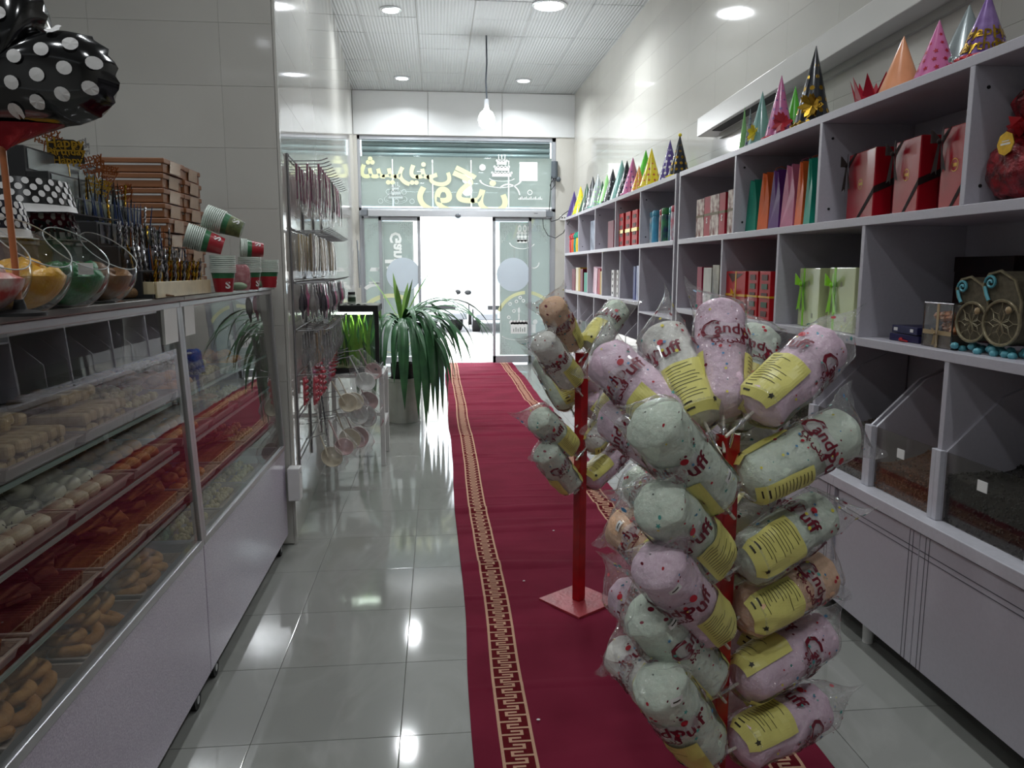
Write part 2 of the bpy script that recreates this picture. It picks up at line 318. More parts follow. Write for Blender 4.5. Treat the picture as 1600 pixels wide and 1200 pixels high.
# doors: sliding leaf + fixed sidelight on each side
def lace(m, x, z, dx, dz, s, y):
    for i in range(7):
        for j in range(10-int(i*1.5)):
            ring(m, x+dx*(i+.5)*s, z+dz*(j+.5)*s, s*.28, s*.48, y, R.uniform(0, 3), R.uniform(4.5, 6.3), 7)
def door(n, X0, X1, X2, X3, xo, inner, right):
    # X0..X1 leaf, X2..X3 sidelight ; xo = disc centre
    d = struct(MB().box(X0, X0+.045, YF-.08, YF-.04, .02, 2.29).box(X1-.045, X1, YF-.08, YF-.04, .02, 2.29).box(X0, X1, YF-.08, YF-.04, .02, .13).box(X0, X1, YF-.08, YF-.04, 2.23, 2.29), 'door_%d' % n, FR, bevel=.003)
    B(MB().box(X0+.045, X1-.045, YF-.064, YF-.058, .13, 2.23), 'door_glass', GLASS, d)
    a, b = (X0+.11, X1-.045) if right else (X0+.045, X1-.11)
    B(MB().add([(a, YF-.056, .14), (b, YF-.056, .14), (b, YF-.056, 2.22), (a, YF-.056, 2.22)], [(0, 1, 2, 3)]), 'frosted_film', FROST, d)
    B(MB().box(X2, X3, YF+.02, YF+.05, .0, .10).box(X2, X3, YF+.02, YF+.05, 2.27, 2.38).box(X2, X2+.03, YF+.02, YF+.05, .1, 2.3).box(X3-.03, X3, YF+.02, YF+.05, .1, 2.3), 'sidelight_frame', FR, d, bevel=.002)
    B(MB().add([(X2+.03, YF+.03, .10), (X3-.03, YF+.03, .10), (X3-.03, YF+.03, 2.27), (X2+.03, YF+.03, 2.27)], [(0, 1, 2, 3)]), 'frosted_film', FROST, d)
    B(MB().box(X2+.03, X3-.03, YF+.022, YF+.027, .10, 2.27), 'sidelight_glass', GLASS, d)
    B(MB().lathe([(.001, 0), (.262, 0), (.262, .003), (.001, .003)], 40, 0, Matrix.Translation((xo, YF-.066, 1.41)) @ Matrix.Rotation(PI/2, 4, 'X')), 'round_sticker', DOTB, d)
    y1 = YF-.066; y2 = YF+.019; m = MB()
    lo, hi = (a, X3-.04) if right else (X2+.04, b)
    lace(m, lo+.03, 2.2, 1, -1, .03, y2 if not right else y1); lace(m, hi-.03, 2.2, -1, -1, .03, y1 if not right else y2)
    lace(m, lo+.03 if right else hi-.03, .15, 1 if right else -1, 1, .03, y1)
    for (u0, u1, v0, v1, yy) in ((a+.01, a+.02, .15, 2.2, y1), (b-.02, b-.01, .15, 2.2, y1)): rectxz(m, u0, u1, v0, v1, yy)
    rectxz(m, lo+.25, hi-.25, 2.185, 2.195, y1)
    decal(m, 'lace_border', PALEG, d)
    return d, y1, y2
d1, y1, y2 = door(1, -.885, -.25, -1.14, -.83, -.52, -1, False)
m = MB(); m.add([(p[1]*-1-.62, y1, -p[0]+1.80) for p in text_geo('Gann', .24, .008)[0]], [tuple(reversed(f)) for f in text_geo('Gann', .24, .008)[1]])
rectxz(m, -.80, -.52, 1.585, 1.64, y1); rectxz(m, -.78, -.62, 1.50, 1.535, y1); rectxz(m, -.74, -.70, 1.36, 1.50, y1); rectxz(m, -1.05, -.92, 1.46, 1.52, y2, .03); ring(m, -.95, 1.05, .2, .26, y2, .6, 2.4, 14, 1, .9); rectxz(m, -1.06, -.72, 1.27, 1.30, y2); decal(m, 'lettering', WHITEG, d1)
m = MB(); ring(m, -.72, .72, .42, .50, y1, 1.0, 2.6, 20, 1, .8); ring(m, -.7, .5, .3, .31, y1, 0, PI*2, 20); decal(m, 'swoosh', YELG, d1)
d2, y1, y2 = door(2, .865, 1.475, 1.43, 1.81, 1.19, 1, True)
m = MB()
for k in range(3): 
    for q in range(4): disc(m, 1.27+q*.055, 1.94+k*.055, .026, 8, y1)
for q in range(3): ring(m, 1.29+q*.08, 2.12, .015, .032, y1, 0, 2*PI, 10, 1, 1.8)
ring(m, 1.33, 1.92, .19, .21, y1, PI*1.05, PI*1.9, 16, 1, .55); rectxz(m, 1.25, 1.42, 1.9, 1.95, y1); ring(m, 1.52, 1.60, .08, .1, y2, PI, 2*PI, 10)
rectxz(m, 1.15, 1.41, .48, .66, y1, .0)
for q in range(6): disc(m, 1.16+q*.05, .66, .035, 10, y1)
rectxz(m, 1.27, 1.29, .69, .80, y1); ring(m, 1.28, .85, .0, .03, y1, 0, 2*PI, 10, .7, 1.6); ring(m, 1.28, .46, .26, .28, y1, PI*1.05, PI*1.97, 18, 1, .3)
rectxz(m, 1.48, 1.56, .48, .62, y2); disc(m, 1.55, .66, .04, 10, y2)
for (cx, cz) in ((1.14, .95), (1.24, .99), (1.2, .84), (1.35, 1.0), (1.6, .8), (1.12, .74), (1.3, 1.05)): ring(m, cx, cz, .015, .03, y1 if cx < 1.45 else y2, 0, 2*PI, 8)
decal(m, 'cake_drawing', WHITEG, d2)
m = MB()
for q in range(6): rectxz(m, 1.19+q*.035, 1.205+q*.035, .51, .56+.02*(q % 2), y1-.002)
decal(m, 'cut_out_marks', M('grey_green_vinyl', '8b968f', .5, var=(5, .05)), d2)
m = MB(); ring(m, 1.40, .62, .46, .51, y1, 1.62, 2.7, 20, 1, 1.05); ring(m, 1.40, .62, .46, .51, y2, .6, 1.5, 14, 1, 1.05)
decal(m, 'swoosh', YELG, d2)
# gadget hung on the right of the transom with its cord
g = thing('door_motor_switch', 'dark grey chain motor hanging at the right end of the top window', 'shutter motor', (1.83, YF-.07, 2.98))
B(MB().cyl((0, 0, -.09), (0, 0, .16), .055, .05, 14).sphere((.06, -.02, -.11), .04, 10), 'body', M('motor_grey', '4d555c', .45, var=(20, .15)), g, smooth=50)
B(MB().tube([(-.02, -.02, -.10), (-.07, -.03, -.2), (-.05, -.03, -.27), (0, -.03, -.2), (.01, -.02, -.12)], .007, 6), 'loop', BLACKM, g, smooth=60)
tag(B(MB().tube([AY(862, 275, YF-.12), AY(860, 300, YF-.12), AY(858, 330, YF-.12)], .006, 6), 'chain_cord', BLACKM, smooth=60), 'thin dark cord falling from the shutter motor beside the top window', 'cord')
tag(B(MB().tube([AY(848, 342, YF-.15), AY(849, 355, 12.0), AY(856, 368, 11.8), AY(868, 372, 11.4), AY(880, 364, 10.8), AX(890, 345, 1.72)], .006, 6), 'power_cable', BLACKM, smooth=60), 'dark cable drooping low from the operator box to the white shelves', 'cable')
tag(B(MB().tube([AY(856, 340, YF-.15), AY(862, 346, 12.0), AY(872, 343, 11.6), AY(880, 335, 10.8), AX(890, 328, 1.8)], .006, 6), 'power_cable', BLACKM, smooth=60), 'dark cable drooping short and high beside the operator box', 'cable')
skt = thing('socket_box', 'small white socket box on the wall beside the right jamb', 'socket', (1.98, YF-.04, 2.29))
B(MB().box(-.05, .05, -.02, .02, -.04, .04), 'plate', WHITEP, skt, bevel=.004); B(MB().box(-.03, -.01, -.023, -.018, -.01, .01).box(.01, .03, -.023, -.018, -.01, .01), 'socket_hole', BLACKM, skt)
# two metal rails leaning on the far left wall
for k, (xa, ya, xb, yb) in enumerate(((547, 375, 551, 450), (553, 390, 557, 447))):
    a = LW(7.4+.4*k, .05, AY(xa, ya, 11.4).z); b = LW(7.35+.4*k, .07, AY(xb, yb, 11.4).z)
    o = tag(B(MB().cyl(a, b, .012, .012, 8), 'metal_rail', M('rail_grey', '84888c', .3, .6, var=(20, .1)), smooth=50), ['slim grey metal rail upright on the far left wall, nearer the fish tank', 'shorter slim grey rail on the far left wall, nearer the doors'][k], 'rail')
# ---------------------------------------------------------------- outside
PAVE = M('pale_paving', 'cfcac2', .8, var=(3, .08)); ASPH = M('pale_asphalt', 'a9a8a8', .9, var=(5, .1), bump=(40, .3)); BLDG = M('sunlit_render', 'd8d4cc', .9, var=(1, .08))
pv = struct(MB().box(-8, 9, YF+.12, 17.6, -.3, -.03), 'trim_3', PAVE); st_ = struct(MB().box(-25, 25, 17.75, 60, -.4, -.16), 'trim_4', ASPH); struct(MB().box(-8, 9, 17.6, 17.75, -.3, -.02), 'trim_5', M('kerb', '9b9894', .8, var=(6, .1)))
for i in range(9):
    for j in range(5):
        pass
pt = MB().box(.006, .994, .006, .994, -.03, -.012).mesh('paving_slab', PAVE)
for i in range(-3, 5):
    for j in range(5): ob('paving_slab', pt, pv, (i*1.0-.35, 12.4+j*1.02, R.uniform(0, .004)))
CARW = M('white_car_paint', 'e6e8ea', .2, coat=.5, var=(2, .02)); CARG = M('car_window', '9fb9c4', .05, spec=.8, var=(2, .1)); LAMPG = M('headlamp_glass', 'd9e0e4', .1, spec=.8, var=(9, .1))
def car(x, y, rz, label, paint):
    c = thing('parked_car', label, 'car', (x, y, -.16), (0, 0, rz), 'cars parked across the pavement')
    # length along y, front at -y
    prof = [(-2.1, .35), (-2.12, .62), (-2.0, .82), (-1.2, .98), (-.55, 1.42), (.3, 1.5), (1.3, 1.44), (2.0, 1.05), (2.1, .9), (2.1, .35)]
    m = MB(); secs = []
    for (xx, dz, sc_) in ((-.84, 0, .93), (-.80, 0, 1), (.80, 0, 1), (.84, 0, .93)): secs.append([(xx*(1-.16*max(0, (p[1]-.95))), p[0]*(.98 if abs(xx) > .82 else 1), .35+(p[1]-.35)*sc_) for p in prof])
    n = len(prof)
    for i in range(3): m.add(secs[i]+secs[i+1], [(k, (k+1) % n, n+(k+1) % n, n+k) for k in range(n)])
    m.add(secs[0], [tuple(range(n))]); m.add(secs[3], [tuple(range(n-1, -1, -1))])
    B(m, 'body', paint, c, bevel=.03)
    B(MB().add([(-.66, -1.17, 1.01), (.66, -1.17, 1.01), (.58, -.62, 1.39), (-.58, -.62, 1.39)], [(0, 1, 2, 3)]).add([(-.66, -1.155, 1.0), (.66, -1.155, 1.0), (.58, -.60, 1.38), (-.58, -.60, 1.38)], [(3, 2, 1, 0)]), 'windscreen', CARG, c)
    for s in (-1, 1):
        B(MB().add([(s*.835, -.95, 1.0), (s*.835, 1.4, 1.0), (s*.77, 1.1, 1.36), (s*.77, -.45, 1.36)], [(0, 1, 2, 3)]), 'side_window', CARG, c)
        B(MB().sphere((s*.62, -2.03, .72), .13, 10, 0, (1.3, .5, .8)), 'headlamp', LAMPG, c, smooth=50)
        for yw in (-1.3, 1.35): 
            wh = B(MB().cyl((s*.66, yw, .3), (s*.86, yw, .3), .3, .3, 18), 'wheel', RUBBER, c, smooth=50); B(MB().cyl((s*.85, yw, .3), (s*.875, yw, .3), .18, .16, 12), 'hub_cap', ALU, wh, smooth=50)
        B(MB().sphere((s*.95, -.75, 1.02), .1, 8, 0, (1, .5, .7)), 'mirror', BLACKM, c, smooth=50)
    B(MB().box(-.8, .8, -2.18, -2.0, .35, .52), 'bumper', M('bumper_grey', '6f7276', .5, var=(9, .1)), c, bevel=.03); B(MB().box(-.5, .5, -2.135, -2.1, .62, .72), 'grille', BLACKM, c)
    B(MB().box(-.25, .25, -2.2, -2.17, .4, .5), 'number_plate', WHITEP, c)
car(1.78, 21.9, .0, 'white saloon car facing the doorway on the right', CARW)
car(-.55, 22.0, .25, 'white car on the left partly hidden by the palm leaves', CARW)
bd = thing('street_building', 'pale building across the street washed out by daylight', 'building', (0, 42, 0))
B(MB().box(-16, 16, 0, 8, -.2, 7), 'wall', BLDG, bd)
for i in range(9): B(MB().box(-14+i*3.4, -12+i*3.4, -.05, .02, 3.6, 5.2), 'window', CARG, bd)
B(MB().box(-16.3, 16.3, -.3, 8.3, 7, 7.3), 'roof_edge', BLDG, bd)
# ---------------------------------------------------------------- lamps
EMI = M('lamp_diffuser', 'f4f8ff', .5, emit=14); RIM = M('lamp_rim', 'd8dadc', .2, .8)
def downlight(x, y, label, big=False):
    r = .15 if big else .085
    o = thing('ceiling_downlight', label, 'ceiling light', (x, y, H_C), group='round recessed lights in the ceiling')
    B(MB().lathe([(r, -.001), (r+.03, -.001), (r+.03, -.012), (r, -.018), (r, -.001)], 28, caps=False), 'rim', RIM, o, smooth=40)
    B(MB().lathe([(.001, -.010), (r, -.010), (r, -.005), (.001, -.005)], 28, caps=False), 'diffuser', EMI, o)
    l = bpy.data.lights.new('lamp', 'AREA'); l.shape = 'DISK'; l.size = r*2; l.energy = LAMP_W*(3.0 if big else (2.3 if y > 7 else (1.0 if y > 4 else .85))); l.color = (.93, .97, 1); l.spread = math.radians(150)
    ob('light', l, o, (0, 0, -.03))
downlight(-.45, 11.37, 'small round ceiling light at the far left near the door fascia'); downlight(1.26, 11.35, 'small round ceiling light at the far right near the door fascia')
downlight(-.44, 8.49, 'small round ceiling light nearer the camera on the left side'); downlight(1.17, 8.2, 'large glaring round ceiling light at the top of the picture', True)
for (x, y), lb in zip(((-.44, 5.6), (1.25, 5.4), (-.44, 2.7), (1.25, 2.6), (-.44, -.2), (1.25, -.2), (-2.0, 1.2), (-2.0, -1.5)), ('above the hook rack', 'above the middle shelves', 'above the joint of the display cases', 'above the near candy stand', 'over the camera on the left', 'over the camera on the right', 'behind the near display case', 'in the rear left corner')):
    downlight(x, y, 'round recessed ceiling light '+lb+', above the frame')
pb = thing('hanging_bulb', 'bare white bulb hanging on a dark cord before the doorway', 'light bulb', (.60, 9.3, H_C))
B(MB().tube([(0, 0, 0), (.004, 0, -.3), (-.008, 0, -.5), (.004, 0, -.72)], .009, 8), 'cord', M('grey_cord', '4f5660', .6, var=(20, .1)), pb, smooth=60)
B(MB().lathe([(.02, -.70), (.028, -.72), (.028, -.80), (.02, -.81)], 14), 'socket', M('socket_white', 'b9bdc2', .4, var=(9, .05)), pb, smooth=40)
B(MB().lathe([(.026, -.80), (.036, -.825), (.07, -.85), (.094, -.90), (.098, -.94), (.085, -.99), (.05, -1.025), (.001, -1.035)], 18), 'bulb', M('bulb_glow', 'f6faff', .5, emit=22), pb, smooth=60)
l = bpy.data.lights.new('bulb_light', 'POINT'); l.energy = BULB_W; l.shadow_soft_size = .09; l.color = (.93, .97, 1); ob('light', l, pb, (0, 0, -1.16))
# long casing of the air conditioner high on the right wall
ac = thing('air_curtain', 'long white casing mounted high on the right wall above the hats', 'air conditioner', (XR, 5.95, 2.63), (-.033, 0, 0))
B(MB().prism([(0, -.13), (-.15, -.13), (-.15, .005), (-.13, .015), (0, .015)], -4.95, 0, 'y'), 'casing', M('ac_white', 'c6c5c0', .3, var=(4, .03)), ac, bevel=.004)
B(MB().box(-.12, -.05, -1.3, -.25, -.136, -.129), 'louver', BLACKM, ac)
B(MB().box(-.03, -.004, -4.95, -.15, -.17, -.131), 'rail', M('ac_shade_strip', 'a4a39d', .4, var=(5, .05)), ac)  # strip coloured darker to stand in for the shade under the casing
# ============================================================ CARPET
def carpet():
    key = ["gggggggXX", "XXXXXXgXX", "XXXggggXX", "XXXXXXXXX", "XXggggggg", "XXgXXXXXX", "XXggggXXX", "XXXXXXXXX"]
    bw = .0102; xs = [0, .03, .06]; a = .087
    left = [a+bw*i for i in range(12)]; mid = [a+bw*11+(.90-a*0-bw*22-2*a+.2)*0 for _ in ()]
    W = 1.095; xs = sorted(set([0, .03, .06]+left)); right = [W-x for x in xs]; m = [xs[-1]+(right[-1]-xs[-1])*k/14 for k in range(1, 14)]
    xs = xs+m+sorted(right); nx = len(xs)
    ys = []; y = .5; 
    while y < 12.3: ys.append(y); y += .0089
    def zf(x, y):
        rip = max(0, noise.noise(Vector((x*.7, y*5.5, 3)))-.18)*.035+max(0, noise.noise(Vector((x*1.5, y*13, 9)))-.25)*.012
        return .006+rip+.003*noise.noise(Vector((x*3, y*3, 0)))
    vs = []
    for j, yv in enumerate(ys):
        e0 = .007*math.sin(yv*2.3)+.008*noise.noise(Vector((yv*1.7, 0, 0))); e1 = .008*math.sin(yv*1.9+1)+.02*noise.noise(Vector((yv*1.3, 5, 0)))+(.035*math.exp(-((yv-8.1)/.35)**2))
        for x in xs:
            u = x/W; vs.append((.095+x+e0*(1-u)+e1*u, yv, zf(x, yv)))
    fs = []; mi = []
    for j in range(len(ys)-1):
        for i in range(nx-1):
            fs.append((j*nx+i, j*nx+i+1, (j+1)*nx+i+1, (j+1)*nx+i)); xm = (xs[i]+xs[i+1])/2; xx = xm if xm < W/2 else W-xm
            c = int((xx-a)/bw) if xx >= a else -1; g = 0
            if 0 <= c <= 10: g = 1 if c in (0, 10) else (1 if key[j % 8][(c-1) if xm < W/2 else (9-c)] == 'g' else 2)
            mi.append(g)
    mb = MB(); mb.v = vs; mb.f = fs; mb.m = mi
    red = M('red_carpet_pile', '732035', .95, var=(3, .1, '66192c'), bump=(900, .5, .002), spec=.1)
    gold = M('gold_carpet_yarn', 'c09a80', .9, var=(200, .15), bump=(600, .5, .002), spec=.1); dark = M('maroon_carpet_yarn', '5c1018', .95, var=(100, .2), bump=(600, .5, .002), spec=.1)
    c = thing('carpet_runner', 'long red carpet runner with gold Greek key borders on the tiled floor', 'carpet')
    B(mb, 'woven_pile', [red, gold, dark], c, smooth=50)
    mb = MB(); n = len(ys)
    for side in (0, nx-1):
        ed = [Vector(vs[j*nx+side]) for j in range(0, n, 6)]; mb.add([p for e in ed for p in (e, Vector((e.x, e.y, .0005)))], [(2*k, 2*k+1, 2*k+3, 2*k+2) for k in range(len(ed)-1)])
    B(mb, 'bound_edge', red, c)
    for k, (x, y) in enumerate(((.62, 2.45), (.75, 2.66), (.30, 3.5), (.22, 2.35), (.55, 4.2))):
        tag(B(MB().sphere((.095+x, y, .012), .006, 6, 0, (1.2, .8, .4)), 'crumb', PAPER), ['tiny pale crumb on the carpet left of the near stand', 'tiny pale crumb on the carpet close to the near stand', 'tiny pale crumb on the carpet beside the far base plate', 'tiny pale crumb nearest the camera beside the left border', 'tiny pale crumb farthest off behind the far stand'][k], 'crumb', 'crumbs on the red carpet')
carpet()
# ============================================================ RIGHT SHELVES
SX = 1.70; XBK = XR-.01; TH_ = .034
EDGE = M('white_edge_band', 'c2c1c8', .25, var=(60, .06))
def board(mb, y0, y1, z0, z1, x0=SX): mb.box(x0, XBK, y0, y1, z0, z1)
def Yat(px, x=SX, py=400): return AX(px, py, x).y
Z1, Z2, Z3 = 2.17, 1.705, 1.225
def panel(parent, name, x0, x1, y0, y1, z0, z1): return B(MB().box(x0, x1, y0, y1, z0, z1), name, MELA, parent, bevel=.0018)
def shelf_unit(label, y0, y1, r1, r2, r3, low=None, zlow=.66):
    s = thing('wall_shelf', label, 'shelving unit', (0, 0, 0), group='white pigeonhole shelving along the right wall')
    panel(s, 'top_board', SX, XBK, y0, y1, Z1-TH_, Z1); panel(s, 'back_panel', XBK-.008, XBK, y0, y1, zlow, Z1-TH_)
    panel(s, 'side_panel', SX, XBK-.008, y0, y0+TH_*.8, zlow, Z1-TH_); panel(s, 'side_panel', SX, XBK-.008, y1-TH_*.8, y1, zlow, Z1-TH_)
    panel(s, 'shelf_board', SX-.002, XBK-.008, y0+TH_*.8, y1-TH_*.8, Z2-TH_, Z2)
    panel(s, 'shelf_board', SX-.002, XBK-.008, low[0] if low else y0+TH_*.8, y1-TH_*.8, Z3-TH_, Z3)
    if low: panel(s, 'shelf_board', SX, XBK-.008, y0+TH_*.8, low[0]-.013, 1.13, 1.145)
    for y in r1: panel(s, 'divider', SX, XBK-.008, y-.012, y+.012, Z2, Z1-TH_)
    for y in r2: panel(s, 'divider', SX, XBK-.008, y-.012, y+.012, (Z3 if not (low and abs(y-low[0]) < .02) else zlow), Z2-TH_)
    for y in r3: panel(s, 'divider', SX, XBK-.008, y-.012, y+.012, zlow, Z3-TH_)
    for y in r1:
        for zz in (Z2+.06, Z1-.1): B(MB().cyl((SX+.05, y-.0145, zz), (SX+.05, y-.012, zz), .006, .006, 8), 'screw_cap', BLACKM, s)
    return s
shelf_unit('far white pigeonhole shelving unit nearest the glass doors', 5.47, 10.30, (9.3, 8.32, 7.36, 6.45), (8.7, 7.92, 7.13, 6.43), (9.3, 8.32, 7.36), low=(6.43,))
shelf_unit('near white pigeonhole shelving unit beside the camera', .30, 5.40, (4.37, 3.38, 2.405, 1.4), (4.53, 3.76, 2.98, 1.6), (4.4, 3.3, 2.41, 1.5))
# counter, base cabinets, bins
def base_cab(y0, y1, label, seam):
    c = thing('base_cabinet', label, 'cabinet', (0, 0, 0), group='white base cabinets under the shelves')
    B(MB().box(1.665, XBK, y0, y1, .12, .60), 'body', MELA, c)
    B(MB().box(1.64, XBK, y0, y1, .60, .645), 'worktop', EDGE, c, bevel=.003)
    groove = M('groove_grey', '55545a', .7, var=(9, .1))
    n = len(seam)-1
    for k in range(n):
        a, b = seam[k], seam[k+1]; d = B(MB().box(1.649, 1.665, a+.002, b-.002, .115, .595), 'door', MELA, c, bevel=.0015)
        m = MB()
        for zz in (.535, .515): m.box(1.6482, 1.6492, a+.004, b-.004, zz, zz+.003)
        e = b if k % 2 else a; s = -1 if k % 2 else 1
        for q in (.04, .06, .13, .15) if False else (.035, .055): m.box(1.6482, 1.6492, e+s*q, e+s*q+.0028, .117, .593)
        B(m, 'groove', groove, d)
        e2 = (a+.035) if k % 2 else (b-.035)
        B(MB().cyl((1.649, e2, .56), (1.632, e2, .56), .006, .006, 8).sphere((1.628, e2, .56), .012, 10), 'knob', CHROME, d, smooth=50)
    for y in (y0+.2, (y0+y1)/2, y1-.2):
        for x in (1.72, 2.05): B(MB().cyl((x, y, 0), (x, y, .12), .02, .024, 12), 'foot', WHITEP, c, smooth=40)
base_cab(.30, 2.98-.56*0, 'near white base cabinet with grooved doors at the right edge', [.30, .80, 1.35, 1.84, 2.40, 2.95-.004])
base_cab(2.98, 5.42, 'middle white base cabinet with grooved doors behind the candy stand', [2.98, 3.47, 3.95, 4.44, 4.93, 5.41])
base_cab(5.44, 10.28, 'far white base cabinet running to the glass doors', [5.44, 6.1, 6.8, 7.5, 8.2, 8.9, 9.6, 10.27])
BING = clear('bin_glass', (.80, .78, .75), .05)
posts = [.95, 1.50, 1.96, 2.41, 2.83, 3.30, 3.85, 4.40, 4.9, 5.37]
fill = {0: 'seed', 1: 'seed', 2: 'seeds', 3: 'nuts', 4: 'dark', 5: 'nuts', 6: 'seed', 7: 'nuts', 8: 'seed'}
SEED = M('black_sunflower_seed', '1c1a19', .6, var=(60, .5, '3a3633')); NUTM = M('shelled_nut', '6b4028', .5, var=(50, .3, '8b5a38')); SEED2 = M('striped_seed', '2b2522', .5, var=(90, .5, '6a5c50'))
def grain(r, seed):
    rr = random.Random(seed); m = MB(); 
    m.sphere((0, 0, 0), r, 5, 0, (1, .7, .55)); return m
def bin_unit(y0, y1, label, mat, lvl, k):
    b = thing('bulk_bin', label, 'bin', (0, 0, 0), group='open bulk bins under the right shelves')
    z0 = .646; zf = .885
    for y in (y0,): pass
    B(MB().prism([(SX+.01, z0), (XBK-.02, z0), (XBK-.02, 1.16), (SX+.20, 1.07), (SX+.01, zf)], y0+.012, y0+.024, 'y'), 'sloped_side', MELA, b, bevel=.001)
    B(MB().prism([(SX+.01, z0), (XBK-.02, z0), (XBK-.02, 1.16), (SX+.20, 1.07), (SX+.01, zf)], y1-.024, y1-.012, 'y'), 'sloped_side', MELA, b, bevel=.001)
    B(MB().box(SX+.012, SX+.017, y0+.026, y1-.026, z0, zf), 'glass_front', BING, b)
    B(MB().box(SX-.012, SX+.009, y0-.0, y0+.024, z0, zf+.005), 'front_post', EDGE, b, bevel=.002); B(MB().box(SX-.012, SX+.009, y1-.024, y1, z0, zf+.005), 'front_post', EDGE, b, bevel=.002)
    yc = (y0+y1)/2; B(MB().box(SX+.009, SX+.0115, yc-.022+.02, yc+.022+.02, .80, .835), 'price_tag', PAPER, b, rot=(.0, 0, 0))
    # heaped contents: a lumpy bed with grains standing on it
    rr = random.Random(k); zb = lvl
    def top(x, y): return zb+.03*noise.noise(Vector((x*7, y*7, k)))+.05*(x-SX)/.4
    m = MB(); nx, ny = 10, 12; xa, xb, ya, yb = SX+.02, XBK-.03, y0+.028, y1-.028
    m.grid(lambda u, v: (xa+(xb-xa)*u, ya+(yb-ya)*v, top(xa+(xb-xa)*u, ya+(yb-ya)*v)), nx, ny)
    m.grid(lambda u, v: (xa, ya+(yb-ya)*u, z0+(top(xa, ya+(yb-ya)*u)-z0)*v), ny, 10)
    proto = MB().sphere((0, 0, 0), .0062, 6, 0, (1.25, .8, .6))
    for q in range(620):
        if q < 330: p = Vector((xa+rr.uniform(-.0015, .002), rr.uniform(ya, yb), 0)); p.z = rr.uniform(z0, top(p.x, p.y))
        else: p = Vector((xa+(xb-xa)*rr.random()**1.5, rr.uniform(ya, yb), 0)); p.z = top(p.x, p.y)+.002
        T = Matrix.Translation(p) @ Matrix.Rotation(rr.uniform(0, 6), 4, (rr.random(), rr.random(), rr.random()))
        m.add(proto.v, proto.f, 0, T)
    o = tag(B(m, 'bulk_food', mat, smooth=60), {'n': 'brown shelled nuts heaped in the glass fronted bin', 's': 'black seeds heaped in the glass fronted bin'}[label[0:1] if label[0:1] in 'ns' else 's']+' '+label.split('|')[-1] if '|' in label else 'loose dark seeds '+label, 'bulk food'); o['kind'] = 'stuff'
    b['label'] = label.split('|')[0]
bins = [('white bin of black seeds partly outside the right edge|at the right edge', SEED, .80), ('white bin of black seeds with a square price tag|with the lower price tag', SEED, .80), ('white bin of brown nuts with a price tag|with the upper price tag', NUTM, .755), ('white bin of striped seeds beside the nut bin|beside the nut bin', SEED2, .78)]
allb = []
for k in range(len(posts)-1):
    if k == 0: continue
    if k == 1: L_, mt, lv = ('white bin of dark seeds just beyond the right edge of the picture|beyond the right edge', SEED, .78)
    elif k == 2: L_, mt, lv = bins[1]
    elif k == 3: L_, mt, lv = bins[2]
    elif k == 4: L_, mt, lv = bins[3]
    else: L_, mt, lv = (['white bin hidden behind the lowest right candy bags', 'white bin behind the middle of the near candy stand', 'second white bin from the end of the near shelf unit', 'last white bin of the near shelf unit'][k-5]+'|bin number', SEED2, .76)
    nm = ['', 'beyond the right edge', 'with the black heap at the right edge', 'in the brown nut bin', 'beside the nut bin', 'in the bin behind the lowest bags', 'in the bin behind the near stand', 'in the second bin from the shelf end', 'in the last bin of the near unit'][k]
    bin_unit(posts[k], posts[k+1], L_.split('|')[0], mt, lv, k)
    o = COL.objects[-1] if False else None
    for q in bpy.data.objects:
        if q.name.startswith('bulk_food') and q.get('done') is None: q['label'] = {'black_sunflower_seed': 'heap of loose black seeds ', 'shelled_nut': 'heap of loose brown shelled nuts ', 'striped_seed': 'heap of loose striped dark seeds '}[mt.name]+nm; q['done'] = 1
# far unit: open sloped bins
for k, (a, b) in enumerate(((9.32, 10.27), (8.34, 9.28), (7.38, 8.30), (6.46, 7.34))):
    bb = thing('bulk_bin', ['far empty sloped bin nearest the glass doors', 'far empty sloped bin second from the doors', 'far empty sloped bin third from the doors', 'far empty sloped bin beside the wide pigeonhole'][k], 'bin', group='open bulk bins under the right shelves')
    for y in (a, b-.012, (a+b)/2): B(MB().prism([(SX+.01, .646), (XBK-.02, .646), (XBK-.02, 1.16), (SX+.20, 1.10), (SX+.01, .90)], y, y+.012, 'y'), 'sloped_side', MELA, bb)
    B(MB().box(SX+.012, SX+.017, a+.01, b-.02, .646, .89), 'glass_front', BING, bb); B(MB().box(SX+.002, SX+.010, a, b, .646, .70), 'front_rail', EDGE, bb)
# ============================================================ CANDY FLOSS STANDS
BL = .345                                                     # film length
def film_pt(th, z, off=0.0, seed=0):
    t = min(max(z/BL, 0), 1)
    if t < .10: u = t/.10; r = .010+.050*(u**.55); a = b = r
    elif t < .80: a = b = .060+.004*math.sin(PI*(t-.1)/.7)
    else:
        u = (t-.80)/.20; uu = u*u*(3-2*u); a = .061+.033*uu; b = .061*(1-uu)**.9+.0016
    dx = 1+.030*math.sin(3*th+seed*2+z*11)+.016*math.sin(7*th+seed-z*31)
    wr = noise.noise(Vector((math.cos(th)*2.2+seed*5, math.sin(th)*2.2, z*24)))*.005*(1 if t < .9 else .6)
    a = a*dx+wr+off; b = b*dx+(wr+off if t < .97 else off)
    return Vector((b*math.cos(th), a*math.sin(th), z+(.014*math.cos(2*th+PI)+.006*math.sin(5*th+seed) if t > .96 else 0)))
FLP = {k: M('candy_floss_'+k, c, .95, var=(45, .1, c2), bump=(70, .8, .006), spec=.1) for k, c, c2 in
       (('lilac', 'f2d6e5', 'e8c8da'), ('mint', 'e2ecda', 'd4e2d0'), ('peach', 'f4cba8', 'eabc98'), ('cream', 'f3f2ea', 'e8e6dc'))}
